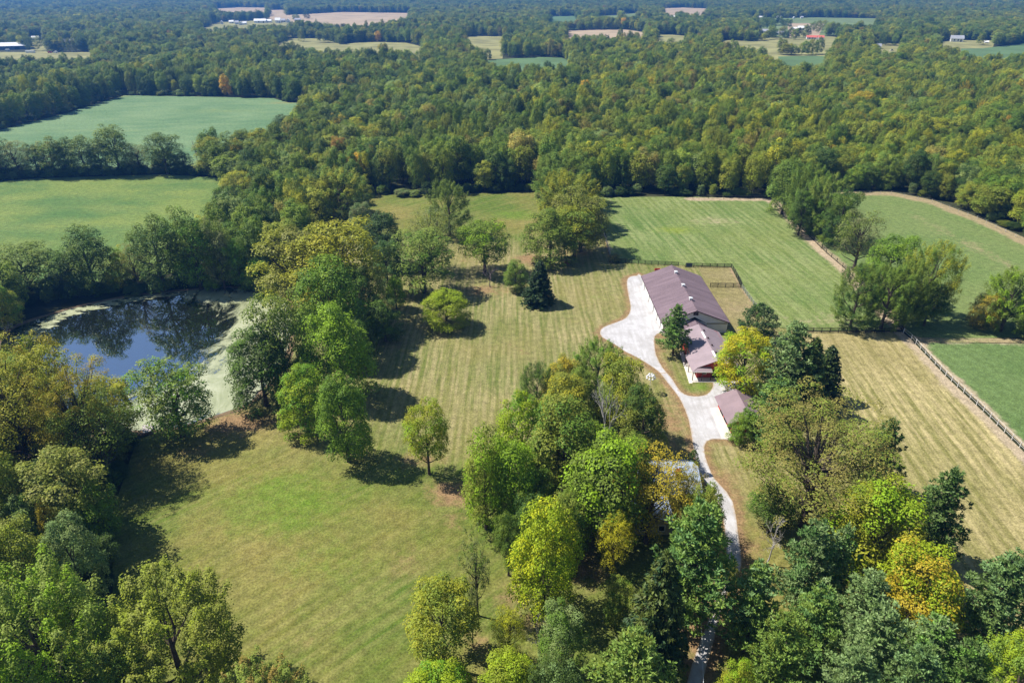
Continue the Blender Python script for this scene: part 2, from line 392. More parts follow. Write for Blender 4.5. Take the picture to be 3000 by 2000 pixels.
def lawn_attr(A):
    d = np.zeros((len(A), 3))
    dd = dist_line(A, DRIVE, True)
    d[:, 0] = np.clip(1 - dd / 3.2, 0, 1) * .95
    for x, y, rx, ry, w in [(1960, 1230, 5, 9, .75), (1985, 1300, 3, 5, .6), (1240, 1350, 7, 4, .62), (1310, 1440, 6, 5, .8), (1330, 1530, 3, 4, .5), (1360, 1620, 5, 6, .35), (720, 1235, 9, 5, .85), (640, 1250, 7, 4, .6), (870, 1190, 6, 5, .8),
                            (1430, 850, 10, 8, .62), (1550, 760, 7, 7, .75), (1660, 745, 9, 8, .5), (1380, 760, 9, 6, .45), (1700, 735, 5, 9, .8), (1500, 1750, 5, 6, .62), (1560, 1820, 4, 4, .6), (1400, 1880, 3, 3, .6),
                            (1930, 1020, 4, 6, .7), (1945, 1050, 3, 5, .55), (2130, 1420, 4, 8, .6), (2180, 1600, 6, 8, .6), (1520, 1090, 6, 9, .32), (1720, 1640, 8, 8, .55), (2000, 1800, 7, 9, .85), (1640, 850, 6, 6, .3),
                            (640, 1500, 3, 3, .5), (880, 1300, 8, 4, .38), (1180, 1640, 5, 7, .42), (560, 1330, 6, 4, .45), (760, 1620, 7, 4, .3), (900, 1880, 8, 4, .34), (1260, 1500, 4, 6, .4), (1190, 950, 9, 9, .40), (1180, 1010, 8, 8, .35), (700, 1960, 5, 5, .45), (960, 1200, 6, 6, .55), (2130, 990, 4, 5, .5), (1800, 1130, 6, 6, .3)]:
        d[:, 0] = np.maximum(d[:, 0], w * blob(A, x, y, rx, ry))
    # worn path across the lawn
    d[:, 0] = np.maximum(d[:, 0], .55 * near(A, [G(1420, 960), G(1500, 1010), G(1600, 1065), G(1680, 1120)], 1.0))
    d[:, 0] = np.maximum(d[:, 0], .55 * near(A, [G(1270, 1235), G(1330, 1265), G(1400, 1300)], .8))
    d[:, 0] = np.maximum(d[:, 0], .75 * near(A, FENCE_W, 1.6))
    for x, y, rx, ry, w in [(830, 1470, 16, 11, .85), (1040, 1430, 10, 8, .5), (960, 1660, 14, 9, .55), (600, 1440, 9, 8, .5), (1530, 630, 16, 9, .8), (1480, 625, 9, 4, .9), (1250, 600, 26, 18, .45), (1500, 700, 16, 22, .35), (1230, 740, 12, 8, .6),
                            (2050, 1130, 5, 4, .9), (1990, 1110, 3, 4, .6), (1900, 1270, 6, 8, .45), (1870, 1130, 6, 10, .25), (1750, 860, 14, 16, .38), (1640, 1920, 12, 10, .55), (1400, 980, 14, 14, .15), (800, 1800, 16, 8, .3), (1700, 800, 12, 6, .4)]:
        d[:, 1] = np.maximum(d[:, 1], w * blob(A, x, y, rx, ry))
    yy = A[:, 1] + (A[:, 0] + 20) * .25
    d[:, 2] = np.maximum(np.clip((126 - yy) / 26, 0, 1), np.clip((A[:, 1] - 232) / 20, 0, 1))
    return d
sheet('lawn', LAWN, M['lawn'], .02, 1.5, lawn_attr)
def drive_attr(A):
    d = np.zeros((len(A), 3)); e = dist_line(A, DRIVE, True); d[:, 0] = np.clip(1 - e / .8, 0, 1) * .8
    d[:, 1] = np.exp(-((e - 1.15) / .4) ** 2); return d
sheet('driveway', DRIVE, M['gravel'], .05, .8, drive_attr)
APRON = GP([(2080, 1196), (2107, 1193), (2154, 1284), (2115, 1287)])
ap = MB(); ap.slab([(*q, .11) for q in APRON[::-1]], .1); tag(ap.build('concrete_apron', M['concrete']), kind='structure')

PAST = GP([(1757, 578), (1790, 769), (1870, 771), (2030, 778), (2143, 781), (2172, 838), (2205, 885), (2255, 953), (2335, 968), (2644, 968), (2560, 877), (2485, 796), (2420, 740), (2330, 652), (2258, 582), (2000, 576)])
def past_attr(A):
    d = np.zeros((len(A), 3)); e = [G(2020, 583), G(2258, 583)]
    d[:, 0] = np.maximum(1.7 * near(A, FENCE_DIAG, 4.6), 1.1 * near(A, e, 5.0))
    d[:, 0] = np.maximum(d[:, 0], .9 * near(A, FENCE_W, 1.8))
    d[:, 0] = np.maximum(d[:, 0], .35 * blob(A, 2100, 650, 14, 9))
    d[:, 0] = np.maximum(d[:, 0], .4 * blob(A, 2400, 945, 18, 7))
    d[:, 1] = .75 * blob(A, 1990, 675, 12, 7)
    return d
sheet('pasture', PAST, M['pasture'], .025, 2.0, past_attr)
PAST_E = GP([(2262, 581), (2485, 562), (2610, 562), (2732, 586), (2866, 637), (3100, 740), (3300, 800), (3300, 985), (2700, 992), (2655, 975), (2646, 967), (2562, 876), (2487, 795), (2422, 739), (2332, 651)])
def paste_attr(A):
    d = np.zeros((len(A), 3)); d[:, 0] = 1.3 * near(A, FENCE_E, 6.5)
    d[:, 0] = np.maximum(d[:, 0], 1.1 * near(A, FENCE_DIAG, 3.6))
    d[:, 0] = np.maximum(d[:, 0], .45 * near(A, [G(2690, 640), G(2850, 720), G(3000, 800)], 9))
    return d
sheet('pasture', PAST_E, M['pasture_east'], .025, 2.5, paste_attr)
PAST_S = GP([(2690, 1003), (3300, 1010), (3300, 1620), (3150, 1463), (3012, 1322), (2884, 1194), (2772, 1090)])
def pasts_attr(A):
    d = np.zeros((len(A), 3)); d[:, 0] = np.maximum(1.7 * near(A, FENCE_SE, 3.0), .6 * near(A, [G(2690, 1003), G(3300, 1010)], 2)); return d
sheet('pasture', PAST_S, M['pasture_south'], .03, 2.0, pasts_attr)
TRACK = GP([(2655, 976), (2700, 989), (2850, 990), (3300, 994), (3300, 1009), (2850, 1003), (2720, 1003), (2688, 1003), (2672, 990)])
def track_attr(A):
    d = np.zeros((len(A), 3)); d[:, 0] = .35 + .4 * blob(A, 2930, 998, 16, 3) + .6 * blob(A, 2690, 995, 5, 3); return d
sheet('farm_track', TRACK, M['pasture_east'], .035, 1.5, track_attr)
HAY = GP([(2335, 971), (2642, 971), (2667, 992), (2768, 1100), (2878, 1204), (3008, 1332), (3148, 1472), (3300, 1630), (3300, 2250), (3000, 2250), (2800, 1850), (2640, 1620), (2560, 1500), (2480, 1290), (2400, 1100)])
def hay_attr(A):
    d = np.zeros((len(A), 3)); d[:, 0] = np.maximum(1.8 * near(A, FENCE_SE, 4.0), .3 * blob(A, 2420, 1010, 14, 6))
    d[:, 1] = np.maximum(.3 * near(A, [G(2335, 973), G(2640, 973)], 4), .25 * blob(A, 2900, 1650, 20, 20)); return d
sheet('hay_field', HAY, M['hay'], .03, 1.6, hay_attr)
PADD = GP([(2046, 781), (2141, 783), (2169, 838), (2199, 881), (2225, 920), (2180, 985), (2150, 1010), (2128, 985)])
def padd_attr(A):
    d = np.zeros((len(A), 3)); d[:, 0] = np.maximum(.8 * near(A, [G(2141, 783), G(2169, 838), G(2199, 881)], 1.3), .5 * near(A, [G(2078, 843), G(2171, 843)], 1.2))
    d[:, 0] = np.maximum(d[:, 0], .45 * blob(A, 2140, 890, 7, 10)); return d
sheet('paddock', PADD, M['paddock'], .035, 1.2, padd_attr)
FIELD_A = GP([(-400, 575), (0, 531), (150, 521), (480, 511), (640, 520), (680, 560), (600, 690), (560, 790), (430, 815), (200, 830), (0, 850), (-400, 905)])
def fa_attr(A):
    d = np.zeros((len(A), 3)); d[:, 0] = np.maximum(.35 * near(A, [G(0, 533), G(150, 523), G(480, 513), G(640, 522)], 10), .3 * blob(A, 470, 530, 12, 5))
    d[:, 1] = np.maximum(.5 * blob(A, 500, 560, 30, 10), .45 * blob(A, 230, 660, 22, 6)); return d
sheet('weedy_field', FIELD_A, M['weeds'], .03, 4, fa_attr)
FIELD_B = GP([(-400, 450), (0, 381), (180, 336), (365, 280), (500, 282), (800, 288), (845, 301), (915, 303), (880, 360), (790, 430), (650, 485), (480, 493), (0, 512), (-400, 540)])
def fb_attr(A):
    d = np.zeros((len(A), 3)); d[:, 0] = np.maximum(.9 * blob(A, 835, 300, 14, 9), .6 * near(A, [G(330, 290), G(365, 281), G(500, 283)], 6))
    d[:, 1] = np.maximum(.6 * blob(A, 650, 325, 60, 12), .5 * blob(A, 300, 385, 90, 9)); return d
sheet('soybean_field', FIELD_B, M['soy'], .03, 8, fb_attr)

# far fields: the far edge stands on the ground, the near edge is hidden by the tops of the trees before it
TREE_TOP = 17.0
def far_field(name, top, bottom, mat, z=.03):
    pts = np.vstack([GP(top), GP(bottom, TREE_TOP)])
    sheet(name, pts, mat, z); return pts
FAR = []
for nm, top, bot, mt in [
    ('meadow', [(808, 130), (850, 113), (945, 113), (1000, 131), (1060, 124), (1120, 123), (1190, 126), (1240, 138)], [(1237, 152), (1150, 152), (1000, 147), (850, 140), (812, 138)], 'far_meadow'),
    ('stubble_field', [(780, 52), (850, 44), (1000, 36), (1205, 39)], [(1190, 60), (1060, 71), (950, 69), (890, 62), (830, 66)], 'far_tan'),
    ('stubble_field', [(590, 84), (640, 66), (760, 60), (850, 60)], [(850, 76), (760, 72), (690, 78), (600, 88)], 'far_meadow'),
    ('stubble_field', [(628, 26), (700, 22), (780, 23)], [(780, 32), (640, 34)], 'far_tan'),
    ('stubble_field', [(785, 30), (835, 29)], [(838, 35), (790, 36)], 'far_tan'),
    ('meadow', [(-250, 158), (0, 153), (120, 154), (280, 153)], [(262, 168), (140, 174), (0, 178), (-250, 190)], 'far_meadow'),
    ('meadow', [(80, 118), (140, 118), (160, 140), (140, 154), (90, 154)], [(92, 150), (85, 130)], 'far_meadow'),
    ('meadow', [(1352, 110), (1400, 107), (1480, 107)], [(1472, 128), (1380, 132)], 'far_meadow'),
    ('soybean_field', [(1415, 178), (1500, 172), (1580, 168), (1645, 170), (1672, 180)], [(1668, 194), (1590, 194), (1430, 186)], 'far_soy'),
    ('stubble_field', [(1655, 91), (1760, 88), (1830, 87), (1890, 96)], [(1890, 104), (1760, 107), (1665, 110)], 'far_tan'),
    ('meadow', [(1915, 103), (1960, 102), (2010, 106)], [(2005, 122), (1930, 116)], 'far_meadow'),
    ('soybean_field', [(1605, 49), (1690, 47)], [(1695, 57), (1615, 60)], 'far_soy'),
    ('soybean_field', [(1820, 41), (1872, 39)], [(1870, 50), (1825, 51)], 'far_green'),
    ('meadow', [(1750, 47), (1815, 45)], [(1815, 52), (1755, 54)], 'far_green'),
    ('stubble_field', [(1940, 25), (2000, 23), (2075, 26)], [(2070, 33), (1945, 35)], 'far_tan'),
    ('soybean_field', [(2205, 55), (2290, 54), (2400, 52), (2580, 55)], [(2560, 72), (2440, 72), (2310, 80), (2225, 66)], 'far_green'),
    ('stubble_field', [(2305, 69), (2415, 69)], [(2400, 84), (2320, 84)], 'far_tan'),
    ('meadow', [(2110, 118), (2200, 122), (2240, 113), (2330, 110), (2345, 92), (2362, 90), (2370, 104), (2440, 108), (2475, 116)], [(2440, 128), (2420, 152), (2265, 164), (2225, 140), (2110, 132)], 'far_meadow'),
    ('soybean_field', [(2280, 167), (2360, 165), (2420, 166)], [(2428, 186), (2290, 186)], 'far_soy'),
    ('meadow', [(2560, 131), (2590, 128), (2645, 130)], [(2640, 150), (2575, 160)], 'far_meadow'),
    ('meadow', [(2745, 124), (2800, 119), (2870, 120), (2915, 118)], [(2910, 142), (2840, 142), (2760, 140)], 'far_meadow'),
    ('soybean_field', [(2815, 144), (2880, 143), (2930, 137), (3000, 128), (3200, 120)], [(3200, 150), (3000, 150), (2900, 166), (2830, 164)], 'far_soy')]:
    FAR.append(far_field(nm, top, bot, M[mt], .03 + .02 * len(FAR)))

# ------------------------------------------------------------------ the pond
POND = smooth(GP([(0, 1010), (40, 962), (150, 922), (260, 892), (400, 866), (560, 850), (650, 842), (740, 848), (810, 862), (850, 900), (855, 960), (835, 1050), (800, 1110), (760, 1148),
                  (738, 1174), (692, 1196), (630, 1218), (560, 1240), (480, 1257), (400, 1262), (300, 1265), (200, 1255), (100, 1200), (20, 1100)]), 3)
def water():
    k = NT('water'); v = k.pos()
    k.bump(k.noise(v, .9, 3, .6), .018, .1)
    m = k.done((.014, .017, .012), .015, .9); k.p.inputs['IOR'].default_value = 1.40
    gl = k.new('BsdfGlossy'); gl.inputs['Roughness'].default_value = .015; gl.inputs['Color'].default_value = (.85, .9, 1, 1)
    k.link(k.p.inputs['Normal'].links[0].from_socket, gl.inputs['Normal'])
    mx = k.new('MixShader'); mx.inputs[0].default_value = .58; k.link(k.p.outputs[0], mx.inputs[1]); k.link(gl.outputs[0], mx.inputs[2]); k.link(mx.outputs[0], k.out.inputs['Surface'])
    return m
M['water'] = water()
sheet('pond', POND, M['water'], .04)
def algae():
    k = NT('algae'); v = k.pos()
    at = k.new('Attribute', attribute_name='gd'); sep = k.new('SeparateColor'); k.link(at.outputs['Color'], sep.inputs[0])
    sw = k.noise(k.pos(scale=(1, .55, 1), rot=.5), .16, 6, .62, 1.6); fi = k.noise(v, 1.1, 5, .7)
    a = k.math('ADD', sep.outputs[0], k.math('ADD', k.math('MULTIPLY', k.math('SUBTRACT', sw, .5), 2.0), k.math('MULTIPLY', k.math('SUBTRACT', fi, .5), .5)))
    mask = k.ramp(a, .36, .74, 0, .93)
    sp = k.ramp(k.math('ADD', sep.outputs[1], k.math('MULTIPLY', k.math('SUBTRACT', k.noise(k.pos(scale=(.35, 1, 1)), .55, 4, .7), .5), 2.3)), .85, 1.0)
    mask = k.math('MAXIMUM', mask, sp)
    c = k.mix(k.ramp(sw, .35, .7), (.34, .37, .20), (.50, .52, .34)); c = k.mix(k.ramp(fi, .45, .8, 0, .45), c, (.24, .26, .14))
    k.done(c, .22, .8)
    tr = k.new('BsdfTransparent'); mx = k.new('MixShader'); k.link(mask, mx.inputs[0]); k.link(tr.outputs[0], mx.inputs[1]); k.link(k.p.outputs[0], mx.inputs[2])
    k.link(mx.outputs[0], k.out.inputs['Surface']); return k.m
M['algae'] = algae()
ALG = GP([(560, 835), (870, 865), (880, 1050), (735, 1205), (480, 1280), (180, 1280), (160, 1205), (330, 1175), (400, 1135), (500, 1128), (580, 1090), (630, 1030), (665, 975), (680, 920), (640, 895), (540, 868)])
ALW = GP([(-20, 1010), (150, 908), (400, 850), (640, 838), (560, 866), (400, 892), (300, 912), (200, 940), (150, 985), (60, 1020)])
def alg_attr(A):
    d = np.zeros((len(A), 3))
    di = dist_line(A, ALG, True) * np.where(in_poly(A, ALG), 1, -1)
    d[:, 0] = np.clip(.52 + di / 17.0, 0, 1.0)
    d[:, 0] = np.minimum(d[:, 0], 1.0)
    di = dist_line(A, ALW, True) * np.where(in_poly(A, ALW), 1, -1)
    d[:, 1] = np.clip(.42 + di / 6.0, 0, 1)
    return d
c_ = POND.mean(0)
sheet('algae', c_ + (POND - c_) * .995, M['algae'], .046, 1.2, alg_attr, kind='stuff')
bk = MB(); n_ = len(POND)
tang = np.roll(POND, -1, 0) - np.roll(POND, 1, 0); nor = np.c_[tang[:, 1], -tang[:, 0]]; nor /= np.linalg.norm(nor, axis=1)[:, None]
if np.mean(np.sum(nor * (POND - c_), 1)) < 0: nor = -nor
rs = np.random.RandomState(3); wj = rs.uniform(.6, 1.2, n_)
ring = lambda off, z: [(*(POND[i] + nor[i] * off * wj[i]), z) for i in range(n_)]
bk.add(ring(-.25, -.02) + ring(.25, .22) + ring(.9, .24) + ring(1.6, .0), [(r * n_ + i, r * n_ + (i + 1) % n_, (r + 1) * n_ + (i + 1) % n_, (r + 1) * n_ + i) for r in range(3) for i in range(n_)])
tag(bk.build('pond_bank', M['soil_bank']), kind='structure')

# ------------------------------------------------------------------ trees: crowns of leaf faces on clumps, trunks with limbs
def leaf_mesh(name, C, N, size, lv, cv, asp=.62, T=None, seed=0):
    rs = np.random.RandomState(seed); n = len(C)
    N = N / np.maximum(1e-9, np.linalg.norm(N, axis=1))[:, None]
    if T is None: T = rs.normal(size=(n, 3))
    T = T - N * np.sum(T * N, 1)[:, None]; T /= np.maximum(1e-9, np.linalg.norm(T, axis=1))[:, None]
    B = np.cross(N, T); L = (size * .5)[:, None]; W = L * asp
    j = rs.uniform(.8, 1.2, (n, 4, 1))
    V = np.stack([C - T * L * j[:, 0], C + B * W * j[:, 1] - N * L * .12, C + T * L * j[:, 2], C - B * W * j[:, 3] - N * L * .12], 1).reshape(-1, 3)
    me = bpy.data.meshes.new(name)
    me.vertices.add(4 * n); me.vertices.foreach_set('co', V.ravel().astype(np.float32))
    me.loops.add(4 * n); me.loops.foreach_set('vertex_index', np.arange(4 * n, dtype=np.int32))
    me.polygons.add(n); me.polygons.foreach_set('loop_start', np.arange(0, 4 * n, 4, dtype=np.int32))
    me.update()
    for nm, d in (('lv', lv), ('cv', cv)):
        a = me.attributes.new(nm, 'FLOAT', 'POINT'); a.data.foreach_set('value', np.repeat(d, 4).astype(np.float32))
    return me

def clump_leaves(cl, rs, per, size, spiky=0.0, up=.8, jitter=.55):
    """cl: list of (centre, radius, cv). Leaves on the outer shells of the clumps; those buried in a neighbour are dropped."""
    Cs = np.array([c[0] for c in cl]); Rr = np.array([c[1] for c in cl]); out = []
    mid = Cs.mean(0)
    for i, (c, r, cvv) in enumerate(cl):
        n = max(8, int(per * r * r)); d = rs.normal(size=(n, 3)); d /= np.linalg.norm(d, axis=1)[:, None]
        d[:, 2] = np.where(d[:, 2] < -.35, -d[:, 2], d[:, 2])
        rad = r * np.where(rs.rand(n) < .78, rs.uniform(.55, 1.08, n) ** .7, rs.uniform(.9, 1.38, n))
        if spiky:
            ax = c - mid; ax = ax / max(1e-6, np.linalg.norm(ax)) * .55 + np.array([0, 0, 1.0]); ax /= np.linalg.norm(ax)
            al = d @ ax; d2 = d - al[:, None] * ax; p = c + (d2 * .5 + ax * (al * (1 + spiky))[:, None]) * rad[:, None]
            p += d2 * .25 * rad[:, None] * (1 - np.clip(al, 0, 1))[:, None]
        else:
            p = c + d * rad[:, None] * np.array([1, 1, .86])
        D = np.linalg.norm(p[:, None, :] - Cs[None], axis=2) / Rr[None]; D[:, i] = 9
        keep = D.min(1) > .62
        nrm = d * .8 + np.array([0, 0, up]) + rs.normal(size=(n, 3)) * jitter * .6
        out.append((p[keep], nrm[keep], np.full(keep.sum(), cvv)))
    P = np.vstack([o[0] for o in out]); N = np.vstack([o[1] for o in out]); cv = np.concatenate([o[2] for o in out])
    return P, N, size * rs.uniform(.65, 1.35, len(P)), rs.uniform(0, 1, len(P)), cv

def limb_path(a, b, rs, sag=.12, k=4):
    a = np.array(a, float); b = np.array(b, float); L = np.linalg.norm(b - a)
    return [a + (b - a) * t + np.array([0, 0, L * sag * math.sin(math.pi * t) * -.6]) + rs.normal(size=3) * L * .03 * (0 < t < 1) for t in np.linspace(0, 1, k)]

HT, RT = 16.0, 6.0         # every pattern is built 16 m tall with a crown 6 m in radius, then scaled
def broadleaf(seed, n=95, low=.20, per=44, size=.50, rc=(1.0, 2.0), fill=(.5, 1.0), egg=.15, spiky=0.0, irregular=.2, limbs=9, flat=1.0, trunk_r=.34, sup=.9):
    rs = np.random.RandomState(seed)
    z0 = HT * low; cz = (z0 + HT) / 2; rz = (HT - z0) / 2; ph = rs.uniform(0, 6.28, 6); cl = []
    lobes = rs.normal(size=(7, 3)); lobes /= np.linalg.norm(lobes, axis=1)[:, None]; la = rs.uniform(-irregular, irregular * 1.1, 7)
    for i in range(n):
        d = rs.normal(size=3); d /= np.linalg.norm(d)
        if d[2] < -.88: d[2] *= -.5
        d = np.sign(d) * np.abs(d) ** sup; d /= (np.abs(d) ** 2.6).sum() ** (1 / 2.6)
        k = 1 + np.sum(la * np.clip(lobes @ d, 0, 1) ** 3)
        rho = rs.uniform(fill[0], fill[1]) ** .6 * k
        r = rs.uniform(*rc) * (1.05 - .25 * abs(d[2]))
        w = 1 - egg * d[2]
        p = np.array([d[0] * (RT - r * .7) * rho * w, d[1] * (RT - r * .7) * rho * w, cz + d[2] * (rz - r * .6) * rho * flat])
        cl.append((p, r, rs.uniform(0, 1)))
    P, N, s, lv, cv = clump_leaves(cl, rs, per, size, spiky)
    ctr = np.array([np.mean(np.percentile(P[:, 0], [2, 98])), np.mean(np.percentile(P[:, 1], [2, 98])), 0]); P = P - ctr
    kx = RT / np.percentile(np.hypot(P[:, 0], P[:, 1]), 97); zt = np.percentile(P[:, 2], 99.7)
    nz = lambda q: np.array([q[0] * kx, q[1] * kx, q[2] * HT / zt]); P = P * np.array([kx, kx, HT / zt]); cl = [(nz(c - ctr), r, w_) for c, r, w_ in cl]
    crown = leaf_mesh('crown', P, N, s, lv, cv, seed=seed)
    t = MB(); top = HT * .72
    lean = rs.normal(size=2) * .35
    path = [np.array([lean[0] * q * q, lean[1] * q * q, -.4 + (top + .4) * q]) for q in np.linspace(0, 1, 6)]
    t.tube(path, [trunk_r * 1.5, trunk_r * 1.05, trunk_r * .9, trunk_r * .7, trunk_r * .45, trunk_r * .15], 7)
    idx = rs.permutation(len(cl))[:limbs]
    for i in idx:
        c = cl[i][0]; h = np.clip(c[2] * rs.uniform(.45, .7), HT * .12, top * .85); q = (h + .4) / (top + .4)
        a = np.array([lean[0] * q * q, lean[1] * q * q, h])
        t.tube(limb_path(a, c, rs), [trunk_r * .5, trunk_r * .34, trunk_r * .2, .03], 5)
    return crown, t.mesh('trunk')

def conifer(seed, kind):
    rs = np.random.RandomState(seed); P = []; N = []; T = []; S = []; CV = []
    t = MB(); t.tube([(0, 0, -.4), (.05, 0, HT * .5), (0, .05, HT * .985)], [.36, .22, .03], 7)
    pine = kind in ('pine', 'cone')
    z = HT * (.14 if pine else .05); prof = rs.uniform(.8, 1.15, 8)
    while z < HT * .97:
        q = z / HT
        if kind == 'cone': rad = RT * (1 - q) ** .72 * (.78 + .22 * min(1, q / .2))
        elif pine: rad = RT * (min(1, (1 - q) * 1.55 + .10)) ** .8 * (.72 + .28 * min(1, q / .3))
        else: rad = RT * (1 - q) ** .74 * (.86 + .14 * min(1, q / .15)) + .12
        nb = rs.randint(4, 6) if pine else rs.randint(7, 10); a0 = rs.uniform(0, 6.28)
        for b in range(nb):
            a = a0 + 6.28 * b / nb + rs.uniform(-.3, .3); Lb = rad * rs.uniform(.68, 1.1) * prof[int(a / 6.2832 * 8) % 8] * (1 if not pine else rs.choice([1, 1, 1, .7]))
            dz = (.16 if pine else -.22) * Lb; cvb = rs.uniform(0, 1)
            e = np.array([math.cos(a), math.sin(a), 0.0]); side = np.array([-e[1], e[0], 0.0])
            tip = e * Lb + np.array([0, 0, z + dz])
            if rs.rand() < .45: t.tube([(0, 0, z), tuple(tip * [.5, .5, 1] - [0, 0, dz * .5]), tuple(tip)], [.07, .045, .02], 4, False)
            k = .22 if Lb > 1 else .0
            step = .62 if pine else .42
            m = max(2, int(Lb * (1 - k) / step))
            for u in np.linspace(k, 1, m):
                droop = (dz * u ** 1.6 + (.25 * u * u if pine else .12 * Lb * max(0, u - .7)))
                c = e * Lb * u + np.array([0, 0, z + droop]) + rs.normal(size=3) * .12
                spread = (.45 + .55 * (1 - u)) * (.9 if pine else .55) * min(1.3, .25 + Lb * .35)
                if pine:
                    for sgn in ((-1, 1) if Lb > 1.2 else (0,)):
                        cc = c + side * sgn * spread * rs.uniform(.5, 1.1) + np.array([0, 0, rs.uniform(-.05, .2)])
                        n = 15; d = rs.normal(size=(n, 3)); d[:, 2] = np.abs(d[:, 2]) * .9 + .1; d += e * .5; d /= np.linalg.norm(d, axis=1)[:, None]
                        P.append(cc + d * rs.uniform(.12, .52, (n, 1))); T.append(d); N.append(np.cross(d, rs.normal(size=(n, 3))) + np.array([0, 0, .9]))
                        S.append(rs.uniform(.42, .78, n)); CV.append(np.full(n, cvb))
                else:
                    for sgn in (-1, 0, 1):
                        cc = c + side * sgn * spread * rs.uniform(.5, 1.1)
                        n = 4; d = np.tile(e * .6 + side * sgn * .7 - np.array([0, 0, .45]), (n, 1)) + rs.normal(size=(n, 3)) * .35; d /= np.linalg.norm(d, axis=1)[:, None]
                        P.append(cc + rs.normal(size=(n, 3)) * .1 - np.array([0, 0, .12])); T.append(d); N.append(np.cross(d, rs.normal(size=(n, 3))) + np.array([0, 0, .9]))
                        S.append(rs.uniform(.5, .95, n)); CV.append(np.full(n, cvb))
        z += (.62 if pine else .36) * (1.15 - .5 * q)
    n = 40; d = rs.normal(size=(n, 3)) * .5; d[:, 2] = np.abs(d[:, 2]) + .8; d /= np.linalg.norm(d, axis=1)[:, None]
    P.append(np.array([0, 0, HT * .95]) + d * rs.uniform(0, .75, (n, 1))); T.append(d); N.append(np.cross(d, rs.normal(size=(n, 3)))); S.append(np.full(n, .5)); CV.append(np.full(n, .5))
    P = np.vstack(P); N = np.vstack(N); T = np.vstack(T); S = np.concatenate(S); CV = np.concatenate(CV)
    return leaf_mesh('crown', P, N, S, rs.uniform(0, 1, len(P)), CV, .36 if pine else .34, T, seed), t.mesh('trunk')

def bare(seed, spread=.55, depth=5, base_r=.26):
    rs = np.random.RandomState(seed); t = MB(); tw = MB()
    def grow(p, d, L, r, k):
        q = p + d * L + rs.normal(size=3) * L * .05
        mid = (p + q) / 2 + rs.normal(size=3) * L * .06
        (t if k <= 1 else tw).tube([p, mid, q], [r, r * .85, r * .62], 5 if k < 3 else 3, False)
        if k >= depth: return
        for b in range(rs.randint(2, 4) if k else 4):
            ax = rs.normal(size=3); ax -= d * (ax @ d); ax /= np.linalg.norm(ax)
            nd = d + ax * rs.uniform(spread * .6, spread * 1.5) + np.array([0, 0, .12]); nd /= np.linalg.norm(nd)
            grow(q if b else mid * .3 + q * .7, nd, L * rs.uniform(.58, .82), r * rs.uniform(.5, .68), k + 1)
    grow(np.array([0, 0, -.3]), np.array([0, 0, 1.0]), 4.2, base_r, 0)
    V = np.array(tw.v); V0 = np.array(t.v); s = HT / max(V[:, 2].max(), 1); rr = np.percentile(np.hypot(V[:, 0], V[:, 1]), 97)
    k = np.array([RT / rr, RT / rr, s])
    tw.v = [tuple(q) for q in V * k]; t.v = [tuple(q) for q in V0 * k]
    return tw.mesh('branches'), t.mesh('trunk')

PROTO = {}
for i in range(3): PROTO['round%d' % i] = broadleaf(10 + i, 125, -.02, 108, .335, (1.0, 2.0))
for i in range(2): PROTO['lone%d' % i] = broadleaf(15 + i, 110, .17, 105, .33, (.9, 1.8))
for i in range(2): PROTO['dense%d' % i] = broadleaf(20 + i, 140, -.03, 112, .33, (1.0, 1.75), irregular=.12)
for i in range(3): PROTO['open%d' % i] = broadleaf(30 + i, 135, -.03, 100, .335, (.8, 1.8), (.3, 1.0), .02, 0, .34, 18)
for i in range(2): PROTO['airy%d' % i] = broadleaf(40 + i, 150, .06, 84, .26, (.7, 1.4), (.2, 1.0), -.05, 0, .32, 34)
PROTO['giant0'] = broadleaf(45, 280, .10, 240, .155, (.45, 1.05), (.2, 1.0), -.12, 0, .3, 60, trunk_r=.26)
for i in range(2): PROTO['feather%d' % i] = broadleaf(50 + i, 230, -.02, 250, .21, (.75, 1.2), (.45, 1.0), .1, .8, .15, 12)
for i in range(5): PROTO['wood%d' % i] = broadleaf(60 + i, 95, .0, 58, .48, (1.2, 2.4), (.45, 1.0), -.08, 0, .24, 5, sup=.8)
PROTO['slender0'] = broadleaf(70, 80, .16, 56, .36, (.8, 1.6), (.1, .9), .1, .3, .35, 22)
for i in range(2): PROTO['shrub%d' % i] = broadleaf(80 + i, 60, .0, 44, .7, (1.4, 2.6), irregular=.3, limbs=4)
for i in range(2): PROTO['pine%d' % i] = conifer(90 + i, 'pine')
PROTO['cone0'] = conifer(93, 'cone')
PROTO['spruce0'] = conifer(95, 'spruce')
PROTO['cedar0'] = broadleaf(97, 80, .0, 48, .5, (1.2, 2.0), egg=.45, spiky=.5, irregular=.08, limbs=3)
PROTO['bare0'] = bare(101); PROTO['bare1'] = bare(104, .75)
VARIANTS = {}
for k in PROTO: VARIANTS.setdefault(k[:-1], []).append(k)
for k, (a, b) in PROTO.items():
    leafy = not k.startswith('bare')
    a.materials.append(M['needle' if k[:4] in ('pine', 'spru', 'cone') else 'leaf'] if leafy else M['pale_bark'])
    b.materials.append(M['bark'] if leafy else M['pale_bark'])
PURPLE = PROTO['bare1'][0].copy(), PROTO['bare1'][1].copy()
for me in PURPLE: me.materials.clear(); me.materials.append(M['purple_bark'])

